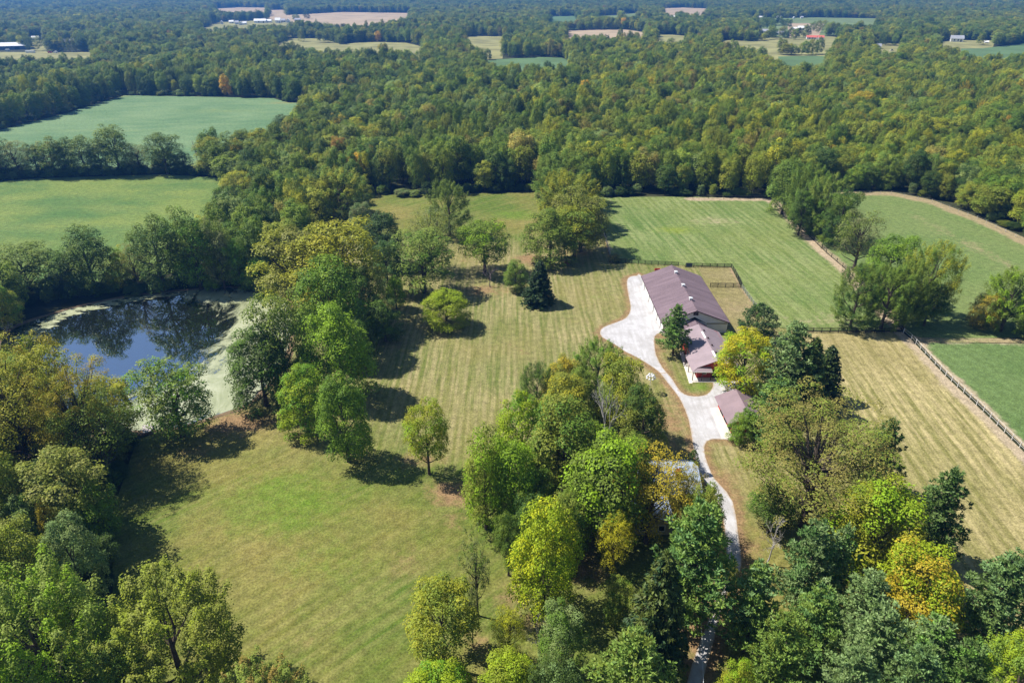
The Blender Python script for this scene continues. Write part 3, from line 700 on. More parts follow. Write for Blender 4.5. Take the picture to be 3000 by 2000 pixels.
TINT = dict(lime=(.215, .290, .016), bright=(.145, .235, .022), green=(.112, .165, .024), dark=(.060, .098, .022), deep=(.042, .074, .024), olive=(.175, .200, .034), yolive=(.235, .245, .024),
            yellow=(.460, .450, .016), gold=(.360, .315, .026), orange=(.44, .31, .028), brown=(.205, .185, .055), rust=(.235, .150, .045), sage=(.175, .230, .090), pale=(.170, .225, .045),
            pine=(.115, .185, .062), pinel=(.170, .262, .060), bluepine=(.185, .262, .118), spruce=(.046, .078, .034), spruceo=(.098, .128, .032), grey=(.150, .165, .075), crimson=(.50, .03, .07))
for k_ in TINT:
    if k_ not in ('yellow', 'gold', 'orange', 'crimson'): TINT[k_] = tuple(q * g for q, g in zip(TINT[k_], (1.20, 1.27, 1.0)))
KIND = dict(round='broadleaf_tree', lone='broadleaf_tree', dense='maple_tree', open='broadleaf_tree', airy='broadleaf_tree', giant='cottonwood_tree', feather='maple_tree', wood='woodland_tree', slender='poplar_tree', shrub='shrub', pine='pine_tree', cone='pine_tree', spruce='spruce_tree',
            cedar='cedar_tree', bare='bare_tree')
TREES = []          # ground positions already taken
_rot = random.Random(11)
def plant(kind, p, h, rad, tint, tint2, label, cat='tree', group=None, purple=False):
    k = _rot.choice(VARIANTS[kind]); a, b = PROTO[k] if not purple else PURPLE
    o = empty(KIND[kind], (p[0], p[1], 0), _rot.uniform(0, 6.28)); o.scale = (rad / RT, rad / RT, h / HT)
    tag(o, label, cat, group)
    c = link('crown' if kind != 'bare' else 'branches', a, None, o); link('trunk' if kind != 'shrub' else 'stem', b, None, o)
    if kind != 'bare':
        c['tint'] = [float(q) for q in tint]; c['tint2'] = [float(q) for q in tint2]
    TREES.append((p[0], p[1], rad)); return o
def T(kind, xb, yb, yt, wpx, tint, tint2, label, **kw):
    h = height_at(xb, yb, yt); rad = .5 * wpx / px_per_m(xb, yb - .5 * (yb - yt)) * 1.07
    if kind not in ('spruce', 'pine', 'cone', 'cedar', 'slender'):      # a round crown seen from above rises past its tip by its far shoulder
        d_ = G(xb, yb); h -= min(.38 * h, rad * rad / h * (CAM_H / np.hypot(d_[0], d_[1])) ** 2 * .9)
    cat = 'shrub' if kind == 'shrub' else kw.pop('cat', 'tree')
    return plant(kind, G(xb, yb), h, rad, TINT[tint], TINT[tint2], label, cat, **kw)

HAND = [
 # woods in the lower left
 ('feather', 215, 2120, 1650, 310, 'pale', 'lime', 'big feathery yellow-green maple at the lower left corner'),
 ('feather', 556, 2045, 1650, 305, 'olive', 'yolive', 'large olive maple with reddish brown twigs and a forked trunk at lower left'),
 ('feather', 820, 2230, 1912, 225, 'pale', 'rust', 'light green treetop with red tips cut by the bottom edge'),
 ('round', 268, 1765, 1519, 122, 'sage', 'sage', 'pale grey-green tree in the lower left woods beside the lawn shadow'),
 ('round', 128, 1800, 1514, 165, 'olive', 'yolive', 'rounded olive-brown tree in the lower left woods'),
 ('round', 128, 1650, 1447, 112, 'sage', 'pale', 'pale silvery tree in the left woods left of an orange one'),
 ('round', 196, 1650, 1463, 62, 'gold', 'orange', 'small orange tree in the left woods between pale trees'),
 ('round', 210, 1600, 1405, 100, 'sage', 'green', 'silver-green tree in the left woods above the orange tree'),
 ('open', 312, 1590, 1416, 112, 'bright', 'green', 'bright green tree at the edge of the left woods beside the lawn'),
 ('round', 62, 1545, 1338, 84, 'sage', 'green', 'grey-green tree in the left woods near the left edge below the gold trees'),
 ('open', 232, 1575, 1285, 220, 'olive', 'brown', 'large dark olive-brown tree below the golden trees by the pond'),
 ('giant', 100, 1400, 991, 280, 'yolive', 'gold', 'large golden-olive cottonwood in front of the pond at the left edge'),
 ('open', 205, 1330, 984, 135, 'gold', 'yolive', 'tall golden treetop hiding the pond near the left edge'),
 ('giant', 292, 1390, 1033, 190, 'gold', 'yolive', 'golden-yellow cottonwood standing in front of the dark pond water'),
 ('airy', 325, 1400, 1140, 195, 'green', 'olive', 'loose green tree with trailing branches on the left bank of the pond'),
 ('round', 35, 1480, 1263, 115, 'yolive', 'green', 'yellow-green tree at the left edge below the golden cottonwood'),
 ('open', 15, 1700, 1480, 130, 'dark', 'olive', 'dark olive tree cut by the left edge in the woods'),
 ('open', 25, 1900, 1690, 150, 'dark', 'olive', 'dark tree cut by the left edge above the feathery maple'),
 ('round', 10, 2160, 1915, 140, 'sage', 'pine', 'blue-green tree in the very lower left corner'),
 ('open', 180, 1530, 1350, 120, 'dark', 'green', 'dark green tree deep in the left woods'),
 ('open', 300, 1700, 1560, 110, 'dark', 'dark', 'dark tree shading the left edge of the lawn'),
 ('open', 420, 2130, 1850, 150, 'dark', 'green', 'dark green tree between the two big lower left maples'),
 ('round', 22, 972, 828, 92, 'yolive', 'bright', 'yellow-green tree at the left edge beyond the pond'),
 # round the pond
 ('open', 535, 1278, 1033, 172, 'pale', 'bright', 'pale green lopsided tree on the near bank of the pond'),
 ('round', 782, 1188, 950, 165, 'dark', 'green', 'dark green tree leaning over the right shore of the pond'),
 ('open', 848, 1160, 853, 150, 'green', 'olive', 'tall olive-green tree behind the dark tree on the right pond shore'),
 ('open', 100, 872, 712, 160, 'green', 'olive', 'broad green tree on the far pond bank near the left edge'),
 ('open', 225, 868, 720, 95, 'dark', 'green', 'dark tree on the far pond bank second from the left'),
 ('open', 285, 862, 662, 118, 'green', 'dark', 'tall green tree on the far pond bank left of the yellow one'),
 ('open', 362, 852, 722, 68, 'yellow', 'lime', 'bright yellow small tree on the far bank of the pond'),
 ('airy', 412, 852, 712, 78, 'brown', 'olive', 'brownish thin tree on the far pond bank right of the yellow one'),
 ('open', 486, 855, 622, 120, 'green', 'dark', 'tallest dark green tree on the far bank of the pond'),
 ('open', 590, 848, 600, 115, 'green', 'bright', 'tall green tree on the far pond bank beside the weedy field corner'),
 ('open', 660, 848, 640, 82, 'grey', 'olive', 'grey-olive tree above the algae on the far pond bank'),
 ('open', 712, 850, 700, 62, 'green', 'bright', 'narrow green tree above the far corner of the pond'),
 ('round', 757, 852, 755, 84, 'green', 'bright', 'small rounded green tree at the far right corner of the pond'),
 ('shrub', 625, 853, 812, 42, 'bright', 'lime', 'bright green shrub at the water edge of the far pond bank'),
 ('shrub', 790, 862, 822, 50, 'pale', 'bright', 'pale green shrub at the far right pond corner'),
 # row between the pond and the lawn
 ('round', 1010, 1165, 886, 165, 'bright', 'lime', 'big bright green tree on the lawn side right of the pond'),
 ('round', 905, 1272, 1065, 128, 'lime', 'bright', 'light lime-green tree right of the bare pond bank'),
 ('round', 1022, 1352, 1082, 132, 'bright', 'green', 'green tree at the lower tip of the row right of the pond'),
 ('open', 895, 930, 660, 190, 'yolive', 'brown', 'brownish olive tall tree above the pond corner'),
 ('open', 1005, 940, 632, 212, 'yolive', 'gold', 'tall yellow-olive tree, the highest in the row beside the lawn'),
 ('round', 985, 1042, 746, 172, 'bright', 'green', 'bright green tree below the tall yellow-olive tree'),
 ('round', 1125, 780, 616, 106, 'deep', 'dark', 'dark round tree right of the tall yellow-olive tree'),
 ('round', 1140, 862, 705, 75, 'dark', 'pine', 'dark bluish tree below the dark round tree'),
 ('open', 1055, 978, 770, 95, 'sage', 'green', 'silvery green tree inside the row beside the lawn'),
 ('open', 1102, 965, 769, 80, 'olive', 'brown', 'olive-brown narrow tree inside the row beside the lawn'),
 ('round', 1130, 1000, 868, 95, 'dark', 'green', 'dark green tree at the lawn edge left of the small round maple'),
 ('round', 1162, 905, 806, 54, 'bright', 'lime', 'small bright green tree poking out of the row beside the lawn'),
 ('round', 1060, 1080, 930, 80, 'dark', 'green', 'dark green tree between the bright trees right of the pond'),
 ('feather', 1003, 645, 488, 158, 'yolive', 'pale', 'large light green tree at the left end of the far meadow'),
 ('round', 1062, 692, 595, 62, 'grey', 'sage', 'small grey-blue tree below the large light green meadow tree'),
 ('open', 1080, 720, 640, 60, 'dark', 'green', 'small dark tree left of the meadow below the grey-blue tree'),
 # trees standing in the far lawn
 ('feather', 1318, 692, 527, 102, 'green', 'olive', 'tall green meadow tree with an orange tinged top'),
 ('airy', 1268, 795, 606, 128, 'olive', 'grey', 'olive thin-leaved tree in front of the orange tinged meadow tree'),
 ('open', 1245, 858, 668, 155, 'pale', 'green', 'pale green spreading tree at the left of the mown lawn'),
 ('lone', 1421, 797, 640, 130, 'green', 'lime', 'green spreading tree alone in the middle of the meadow'),
 ('round', 1512, 852, 765, 66, 'pale', 'green', 'small round green tree left of the dark spruce'),
 ('spruce', 1581, 890, 762, 100, 'spruce', 'spruce', 'dark spruce standing on the mown lawn'),
 ('round', 1610, 772, 610, 134, 'green', 'olive', 'olive-green tree behind the dark spruce'),
 ('lone', 1682, 760, 598, 124, 'yolive', 'pale', 'yellow-green tree with a bare trunk right of the olive-green one'),
 ('open', 1700, 738, 540, 132, 'olive', 'brown', 'olive-brown tree in the row beside the west pasture fence'),
 ('feather', 1668, 668, 495, 152, 'yolive', 'olive', 'light olive tree at the far end of the row by the pasture'),
 ('feather', 1650, 600, 440, 150, 'green', 'pale', 'green tree where the meadow row meets the forest'),
 ('dense', 1309, 957, 846, 122, 'lime', 'yolive', 'small round yellow-green maple alone on the mown lawn'),
 ('cedar', 1252, 575, 533, 38, 'deep', 'deep', 'small dark cedar at the far edge of the meadow'),
 ('shrub', 1180, 574, 552, 44, 'grey', 'sage', 'grey-green shrub left of the small dark meadow cedar'),
 ('shrub', 1215, 575, 556, 34, 'sage', 'olive', 'pale low shrub touching the small dark meadow cedar'),
 ('shrub', 1800, 766, 742, 34, 'brown', 'grey', 'brownish brush heap at the corner of the pasture fence'),
 ('lone', 1258, 1389, 1172, 112, 'yolive', 'lime', 'slim yellow-green tree alone on the lawn with a straight trunk'),
 # the central clump
 ('feather', 1745, 1180, 995, 135, 'green', 'bright', 'rounded mid green tree at the top of the central clump by the gravel'),
 ('round', 1640, 1200, 1033, 105, 'olive', 'orange', 'brownish orange-tinged tree at the upper left of the central clump'),
 ('feather', 1570, 1232, 1062, 92, 'dark', 'green', 'dark green spiky tree at the left of the central clump'),
 ('round', 1815, 1280, 1035, 125, 'yolive', 'olive', 'dense yellow-olive tree at the upper right of the central clump'),
 ('round', 1660, 1310, 1085, 145, 'olive', 'gold', 'olive tree with an orange crest in the central clump'),
 ('round', 1872, 1340, 1120, 125, 'olive', 'dark', 'dark olive tree on the driveway side of the central clump'),
 ('dense', 1530, 1400, 1143, 128, 'lime', 'bright', 'rounded lime-green tree on the left side of the central clump'),
 ('round', 1652, 1475, 1140, 195, 'olive', 'green', 'biggest olive-green tree in the heart of the central clump'),
 ('round', 1758, 1580, 1238, 225, 'green', 'lime', 'broad mid green tree in front of the dead grey tree'),
 ('round', 1500, 1545, 1275, 145, 'bright', 'lime', 'bright green tree on the left of the central clump below the lime one'),
 ('open', 1425, 1548, 1245, 132, 'olive', 'lime', 'leftmost tree of the central clump, olive with lime tips'),
 ('dense', 1590, 1795, 1450, 165, 'lime', 'yellow', 'tall brilliant lime tree at the lower end of the central clump'),
 ('open', 1490, 1685, 1500, 80, 'green', 'dark', 'narrow green tree left of the brilliant lime tree'),
 ('airy', 1690, 1612, 1410, 95, 'green', 'olive', 'thin tree with a tall bare grey trunk right of the lime tree'),
 ('round', 1575, 1560, 1370, 120, 'olive', 'green', 'olive tree just above the brilliant lime tree'),
 ('round', 1600, 1395, 1205, 125, 'olive', 'green', 'olive tree filling the heart of the central clump behind the biggest one'),
 ('round', 1725, 1425, 1225, 135, 'green', 'lime', 'green tree right of the biggest olive-green tree in the clump'),
 ('round', 1835, 1440, 1265, 112, 'green', 'olive', 'green tree between the dark olive tree and the orange thin tree'),
 ('open', 1560, 1640, 1440, 112, 'green', 'dark', 'dark green tree behind the brilliant lime tree'),
 ('round', 1702, 1255, 1075, 110, 'green', 'olive', 'green tree left of the dead grey tree at the top of the clump'),
 ('round', 1462, 1480, 1290, 95, 'bright', 'lime', 'bright green tree at the left flank of the central clump'),
 ('open', 1648, 1655, 1425, 125, 'olive', 'green', 'olive tree right behind the brilliant lime tree'),
 ('airy', 1893, 1590, 1306, 195, 'gold', 'orange', 'orange and yellow thin tree in front of the blue roof'),
 ('airy', 1992, 1560, 1355, 90, 'yolive', 'orange', 'yellow thin tree at the right of the blue roof'),
 ('cedar', 2024, 1384, 1318, 36, 'dark', 'dark', 'small dark cedar beside the driveway at the blue roof'),
 ('open', 2042, 1640, 1394, 108, 'olive', 'green', 'olive-green tree leaning over the driveway below the blue roof'),
 ('pine', 2005, 1850, 1480, 215, 'pinel', 'pine', 'big bright green pine left of the narrow driveway'),
 ('spruce', 1905, 1975, 1610, 215, 'spruceo', 'spruce', 'olive-green drooping spruce at the lower middle'),
 ('airy', 1790, 1692, 1500, 95, 'yellow', 'gold', 'small yellow thin tree left of the big pine'),
 ('open', 1810, 1835, 1690, 95, 'olive', 'green', 'small olive tree left of the drooping spruce'),
 ('slender', 1400, 1803, 1558, 84, 'grey', 'green', 'slender grey-green poplar on the lawn at lower middle'),
 ('slender', 1386, 1894, 1690, 48, 'grey', 'green', 'thin young poplar below the taller slender one'),
 ('lone', 1302, 1955, 1668, 195, 'yolive', 'olive', 'yellow-olive tree on the lawn at lower middle'),
 ('dense', 1290, 2140, 1915, 185, 'lime', 'bright', 'lime-green treetop at the bottom edge below the yellow-olive tree'),
 ('round', 1480, 2110, 1880, 165, 'lime', 'yolive', 'yellow-lime treetop at the bottom edge right of the lime one'),
 ('airy', 1490, 1935, 1770, 90, 'yolive', 'yellow', 'small yellow-green thin tree near the bottom edge'),
 ('round', 1645, 1995, 1762, 128, 'sage', 'green', 'grey-green tree with dead limbs near the bottom edge'),
 ('open', 1620, 2150, 1915, 135, 'dark', 'sage', 'dark treetop at the bottom edge below the grey-green tree'),
 ('pine', 1830, 2160, 1865, 225, 'pinel', 'olive', 'soft green pine at the bottom edge left of the driveway'),
 # belt right of the driveway
 ('giant', 2348, 1540, 1128, 365, 'brown', 'olive', 'giant brownish cottonwood with a dark forked trunk right of the driveway'),
 ('cone', 2552, 1445, 1228, 135, 'pine', 'dark', 'dark pine behind the giant cottonwood beside the hay field'),
 ('round', 2520, 1692, 1372, 225, 'yolive', 'lime', 'large yellow-green maple right of the giant cottonwood'),
 ('cone', 2702, 1645, 1376, 170, 'pine', 'dark', 'tall narrow dark pine at the hay field edge'),
 ('round', 2645, 1852, 1585, 205, 'lime', 'orange', 'orange-topped maple in the lower right belt'),
 ('pine', 2862, 1895, 1632, 200, 'pine', 'bluepine', 'broad dark pine right of the orange-topped maple'),
 ('feather', 2905, 2170, 1858, 230, 'lime', 'pale', 'feathery lime-green maple in the lower right corner'),
 ('pine', 2330, 1805, 1530, 155, 'bluepine', 'pine', 'blue-green pine below the giant cottonwood trunk'),
 ('cone', 2412, 1795, 1540, 130, 'bluepine', 'pinel', 'blue-green pine left of the yellow-green maple'),
 ('pine', 2180, 1905, 1655, 160, 'pinel', 'bluepine', 'green pine at the right edge of the shaded driveway'),
 ('pine', 2492, 1915, 1685, 168, 'bluepine', 'sage', 'pale blue-green pine left of the orange-topped maple'),
 ('pine', 2345, 1965, 1725, 160, 'pinel', 'pine', 'mid green pine in the middle of the lower right pines'),
 ('pine', 2235, 2080, 1800, 160, 'pinel', 'olive', 'olive-green pine near the bottom edge right of the driveway'),
 ('pine', 2490, 2070, 1770, 190, 'bluepine', 'sage', 'silvery blue pine in the middle of the lower right pines'),
 ('pine', 2655, 2070, 1815, 178, 'bluepine', 'pinel', 'pale green pine below the orange-topped maple'),
 ('pine', 2420, 2200, 1905, 180, 'bluepine', 'sage', 'silvery pine top at the bottom edge'),
 ('pine', 2590, 2200, 1900, 180, 'pine', 'bluepine', 'blue-green pine top at the bottom edge right of the silvery one'),
 ('round', 2135, 2140, 1930, 105, 'yolive', 'lime', 'yellow-green bush-like treetop at the bottom edge beside the driveway'),
 ('pine', 2745, 2140, 1880, 160, 'pine', 'pinel', 'green pine at the bottom edge left of the feathery lime maple'),
 ('open', 2250, 1555, 1420, 125, 'dark', 'green', 'dark green low tree under the giant cottonwood'),
 ('round', 2122, 1760, 1640, 60, 'olive', 'brown', 'small brownish tree right of the narrow driveway'),
 ('dense', 2165, 1150, 962, 140, 'yellow', 'lime', 'brilliant yellow maple beside the red house'),
 ('cedar', 2212, 990, 893, 104, 'spruce', 'dark', 'dark rounded yew behind the yellow maple'),
 ('pine', 2290, 1190, 948, 140, 'bluepine', 'sage', 'pale blue-green pine right of the yellow maple'),
 ('spruce', 2402, 1170, 1010, 115, 'spruce', 'spruceo', 'dark spruce at the corner of the hay field'),
 ('pine', 2240, 1310, 1108, 135, 'pinel', 'pine', 'green pine above the garage roof'),
 ('round', 2168, 1296, 1200, 74, 'bright', 'green', 'bright green bush-like tree covering the garage corner'),
 ('spruce', 2345, 1205, 985, 120, 'spruceo', 'pine', 'olive spruce between the pale pine and the dark spruce'),
 ('round', 2290, 1300, 1160, 100, 'green', 'dark', 'green tree behind the giant cottonwood crown'),
 ('cone', 1971, 1041, 893, 106, 'pine', 'pinel', 'lone dark green pine on the lawn in front of the red house'),
 # belts in the pastures
 ('round', 2290, 628, 458, 92, 'green', 'pale', 'green tree at the far end of the pasture belt touching the forest'),
 ('feather', 2345, 660, 478, 96, 'green', 'pale', 'light green tree second from the forest in the pasture belt'),
 ('round', 2338, 690, 555, 70, 'dark', 'green', 'dark bushy tree on the fence side of the pasture belt'),
 ('feather', 2402, 692, 508, 104, 'pale', 'green', 'tall pale green tree in the pasture belt'),
 ('round', 2446, 722, 558, 92, 'green', 'dark', 'rounded green tree at the near end of the pasture belt'),
 ('round', 2372, 682, 560, 72, 'dark', 'olive', 'dark olive tree in the pasture belt below the pale one'),
 ('airy', 2500, 792, 612, 118, 'grey', 'olive', 'grey-olive thin tree between the two pasture tree groups'),
 ('round', 2582, 882, 690, 126, 'bright', 'green', 'bright green tree at the back of the near pasture group'),
 ('feather', 2692, 932, 708, 135, 'yolive', 'green', 'yellow-green tree at the right of the near pasture group'),
 ('feather', 2490, 960, 776, 112, 'green', 'dark', 'leftmost green tree of the group at the black board fence'),
 ('feather', 2580, 962, 772, 122, 'green', 'pale', 'middle green tree of the group at the black board fence'),
 ('feather', 2642, 957, 760, 105, 'green', 'olive', 'right front tree of the group at the black board fence'),
 ('lone', 2706, 954, 830, 84, 'dark', 'green', 'small dark green tree right of the board fence corner'),
 ('round', 2874, 962, 858, 84, 'brown', 'orange', 'small orange-brown tree left in the group at the right edge'),
 ('feather', 2930, 970, 783, 132, 'green', 'lime', 'green tree in the middle of the group at the right edge'),
 ('round', 2992, 967, 800, 120, 'sage', 'green', 'grey-green tree cut by the right edge beside the track'),
 # hedgerow between the two west fields
 ('airy', 62, 518, 412, 72, 'brown', 'olive', 'brownish tree in the hedgerow near the left edge'),
 ('open', 14, 520, 402, 66, 'green', 'dark', 'dark tree of the hedgerow cut by the left edge'),
 ('open', 116, 518, 420, 62, 'olive', 'dark', 'short dark olive tree in the hedgerow between the west fields'),
 ('open', 166, 517, 398, 78, 'olive', 'green', 'olive tree in the hedgerow fourth from the left edge'),
 ('open', 206, 516, 402, 62, 'green', 'dark', 'dark green tree in the hedgerow fifth from the left edge'),
 ('open', 256, 515, 398, 78, 'green', 'olive', 'green tree in the hedgerow left of its tallest tree'),
 ('open', 304, 514, 408, 60, 'dark', 'green', 'dark narrow tree touching the tallest hedgerow tree'),
 ('open', 354, 510, 365, 94, 'green', 'olive', 'tallest tree of the hedgerow between the west fields'),
 ('airy', 416, 509, 422, 64, 'brown', 'olive', 'thin brownish tree between the two tall hedgerow trees'),
 ('open', 492, 510, 386, 88, 'green', 'dark', 'second tallest hedgerow tree left of the bare one'),
 ('open', 545, 509, 446, 48, 'dark', 'olive', 'short dark tree left of the bare hedgerow tree'),
 ('open', 622, 514, 400, 78, 'yolive', 'green', 'yellow-olive tree right of the bare hedgerow tree'),
 ('open', 668, 520, 388, 88, 'green', 'olive', 'green tree at the right end of the hedgerow'),
]
for h_ in HAND: T(*h_)
for xb, yb, yt, w, lab, pur, kd in [
    (1436, 841, 775, 74, 'leafless purple-grey small tree on the mown lawn', True, 0),
    (1775, 1380, 1095, 140, 'dead grey tree standing in the central clump', False, 0),
    (1768, 1605, 1455, 76, 'dead grey tree with pale twigs right of the brilliant lime tree', False, 0),
    (1580, 1965, 1785, 90, 'dead grey tree near the bottom edge among lime treetops', False, 0),
    (2245, 1650, 1512, 130, 'low bare whitish tree beside the driveway curve', False, 0),
    (588, 503, 404, 50, 'bare grey tree in the hedgerow between the west fields', False, 0),
    (24, 990, 938, 46, 'leafless grey bush at the left end of the pond', False, 0)]:
    h = height_at(xb, yb, yt); rad = .5 * w / px_per_m(xb, yb)
    plant('bare', G(xb, yb), h, rad, (0, 0, 0), (0, 0, 0), lab, purple=pur)
T('shrub', 1661, 776, 762, 14, 'crimson', 'rust', 'small crimson bush in the shade under the olive-green tree')

# ------------------------------------------------------------------ the woods: the nearest trees one by one, the rest as one mass
rs = np.random.RandomState(77)
OPEN = [LAWN, PAST, PAST_E, PAST_S, HAY, PADD, FIELD_A, FIELD_B, POND, TRACK] + FAR
pts = []
band = [(50, 330, 8.0, 260), (330, 700, 8.8, 560), (700, 1400, 10.0, 1150), (1400, 3700, 12.5, 2750)]
for y0, y1, st, hw in band:
    gx, gy = np.meshgrid(np.arange(-hw, hw, float(st)), np.arange(y0, y1, st)); g = np.c_[gx.ravel(), gy.ravel()]
    g[:, 0] += (np.round(g[:, 1] / st) % 2) * st * .5
    g += rs.uniform(-.42, .42, g.shape) * st
    keep = np.abs(g[:, 0]) < g[:, 1] * .80 + 60
    pts.append(g[keep])
pts = np.vstack(pts)
ok = np.ones(len(pts), bool)
for poly in OPEN:
    lo = poly.min(0) - 6; hi = poly.max(0) + 6
    idx = np.where(ok & np.all((pts > lo) & (pts < hi), axis=1))[0]
    if len(idx) == 0: continue
    bad = in_poly(pts[idx], poly); m = 3.0 if poly[:, 1].max() < 700 else 1.0
    bad |= dist_line(pts[idx], poly, True) < m
    ok[idx[bad]] = False
pts = pts[ok]
# the lower left woods, the house plot and the belt are planted by hand; the scatter keeps to the forest
tr = np.array(TREES); dmin = np.full(len(pts), 1e9)
for a, b, r_ in tr: dmin = np.minimum(dmin, np.hypot(pts[:, 0] - a, pts[:, 1] - b) - r_ * .55)
west = (pts[:, 0] < -30) & (pts[:, 1] < 215)
keep = (dmin > 3.2) & ~(west & (dmin < 4.0))
pts = pts[keep]

# far buildings: photo x and y of the wall foot, width in photo pixels, height and depth in metres, wall, roof, ridge direction
FAR_HOUSES = [
 (5, 147, 132, 8.5, 16, 'far_blue', 'far_white', 'x', 'barn', 'long dark barn with a pale roof at the far left edge'),
 (104, 119, 18, 6, 9, 'far_white', 'far_white', 'x', 'farm_house', 'small white house above the far left dark barn'),
 (120, 116, 9, 5, 7, 'far_grey', 'far_grey', 'x', 'shed', 'little grey shed right of the small white far left house'),
 (188, 130, 22, 6.5, 10, 'far_white', 'far_grey', 'x', 'farm_house', 'grey-roofed far house among round trees at the left'),
 (206, 127, 18, 5.5, 9, 'far_brown', 'far_grey', 'x', 'shed', 'brown shed right of the grey-roofed far left house'),
 (730, 115, 9, 6, 8, 'far_white', 'far_white', 'y', 'shed', 'tiny white gabled shed alone in the forest at upper left'),
 (762, 68, 33, 8, 16, 'far_white', 'far_white', 'x', 'barn', 'long white barn in the far stubble field'),
 (787, 67, 15, 6.5, 12, 'far_white', 'far_white', 'x', 'barn', 'shorter white barn touching the long far one'),
 (814, 68, 14, 10, 14, 'far_white', 'far_white', 'x', 'barn', 'tall bright white far barn right of the long one'),
 (829, 66, 13, 7, 12, 'far_grey', 'far_grey', 'x', 'barn', 'grey far barn right of the tall white one'),
 (844, 67, 11, 8, 10, 'far_white', 'far_white', 'y', 'farm_house', 'white gabled far house right of the grey barn'),
 (872, 63, 16, 6, 12, 'far_blue', 'far_grey', 'x', 'barn', 'dark low far barn standing alone in the stubble field'),
 (649, 71, 7, 7, 9, 'far_white', 'far_white', 'y', 'farm_house', 'white far house left of the farm cluster at the trees'),
 (678, 69, 12, 6, 10, 'far_white', 'far_white', 'x', 'shed', 'white far shed first of the cluster before the trees'),
 (694, 72, 10, 7, 10, 'far_white', 'far_grey', 'x', 'farm_house', 'white far house in the middle of the farm cluster'),
 (705, 74, 9, 7, 9, 'far_white', 'far_white', 'y', 'shed', 'white gabled far shed lowest in the farm cluster'),
 (717, 73, 10, 6, 9, 'far_white', 'far_white', 'x', 'shed', 'white far shed at the right of the farm cluster'),
 (1969, 59, 15, 9, 14, 'far_white', 'far_white', 'x', 'barn', 'bright white far barn above the middle of the skyline trees'),
 (2025, 53, 9, 6, 9, 'far_brown', 'far_brown', 'x', 'farm_house', 'brownish far house right of the bright white barn'),
 (2049, 57, 6, 6, 8, 'far_white', 'far_white', 'y', 'farm_house', 'white gabled far house in the village trees'),
 (2071, 62, 6, 6.5, 8, 'far_white', 'far_white', 'y', 'shed', 'narrow white far shed in the village trees'),
 (2101, 69, 10, 5, 8, 'far_white', 'far_white', 'x', 'farm_house', 'low white far house at the right of the village trees'),
 (2027, 113, 34, 5, 10, 'far_white', 'far_grey', 'x', 'barn', 'long low grey-roofed building at the near village meadow'),
 (2230, 56, 15, 6, 10, 'far_white', 'far_white', 'x', 'farm_house', 'white far house at the left end of the green strip field'),
 (2207, 55, 19, 4, 10, 'far_grey', 'far_grey', 'x', 'shed', 'long low grey far shed left of the strip field'),
 (2281, 57, 11, 7, 10, 'far_white', 'far_white', 'x', 'farm_house', 'white far house second on the green strip field'),
 (2326, 56, 5, 5, 7, 'far_white', 'far_white', 'y', 'shed', 'tiny white far shed on the green strip field'),
 (2349, 55, 7, 5, 8, 'far_white', 'far_grey', 'x', 'farm_house', 'tiny white far house at the right of the strip field'),
 (2330, 89, 14, 5, 10, 'far_white', 'far_white', 'x', 'barn', 'low white far barn beside a taller one'),
 (2347, 90, 18, 7.5, 12, 'far_grey', 'far_white', 'x', 'barn', 'white-roofed far barn with grey walls in the village'),
 (2238, 99, 27, 7, 11, 'far_white', 'far_grey', 'x', 'farm_house', 'grey-roofed far house left in the village meadow'),
 (2283, 103, 24, 6, 10, 'far_white', 'far_grey', 'x', 'farm_house', 'pale far house half hidden by trees in the village'),
 (2378, 116, 28, 5.5, 9, 'far_white', 'red_roof', 'x', 'farm_house', 'white far house with a red roof in the village meadow'),
 (2405, 117, 15, 6, 9, 'far_white', 'red_roof', 'x', 'farm_house', 'smaller red-roofed far house at the right of the meadow'),
 (2572, 144, 15, 6.5, 8, 'far_white', 'far_grey', 'x', 'farm_house', 'small white far house left of the forest knoll'),
 (2803, 124, 33, 9, 12, 'far_white', 'far_grey', 'x', 'farm_house', 'large white two-storey far house with a lilac roof at right'),
 (2890, 128, 10, 3.5, 6, 'far_white', 'far_white', 'x', 'shed', 'small white far shed right of the large white house'),
 (2956, 197, 12, 4, 7, 'far_white', 'far_white', 'x', 'shed', 'white shed among trees near the right edge'),
]
# glades round the far buildings
for xb, yb, wpx, *_ in FAR_HOUSES:
    c = G(xb, yb); w = .5 * wpx / px_per_m(xb, yb) + 5
    bad = (np.abs(pts[:, 0] - c[0] * pts[:, 1] / c[1]) < w) & (pts[:, 1] < c[1] + 16) & (pts[:, 1] > c[1] - .125 * c[1])
    pts = pts[~bad]
# loose trees and clumps in the far village meadows
clump = [(2288, 161), (2300, 163), (2312, 161), (2324, 162), (2345, 162), (2358, 163), (2371, 161), (2386, 162), (2398, 160), (2188, 122), (2200, 122), (2212, 121), (2222, 119), (2234, 121), (2246, 118), (2256, 116), (2268, 113), (2290, 112), (2302, 113), (2314, 112), (2326, 117),
         (2336, 112), (2360, 112), (2222, 75), (2236, 77), (2252, 74), (2268, 76), (2282, 73), (2298, 77), (2312, 82), (2240, 86), (2215, 92), (2200, 98), (2262, 92), (2380, 92), (2394, 96), (2410, 95), (2424, 101), (2870, 133), (2930, 132), (2945, 134), (2960, 130), (940, 124), (955, 126), (968, 125), (832, 128), (885, 122),
         (140, 140), (172, 136), (186, 145), (200, 150), (214, 152), (228, 149), (242, 152), (66, 140), (118, 148), (868, 60), (900, 56), (2046, 70), (2062, 74), (2085, 72), (1985, 66), (2010, 70), (2120, 112), (2136, 116), (2585, 134), (2600, 133), (2618, 135)]
for xb, yb in clump:
    c = G(xb, yb)[:2]; pts = np.vstack([pts, [c + np.array([0, 0])]])
n = len(pts); rs = np.random.RandomState(78)
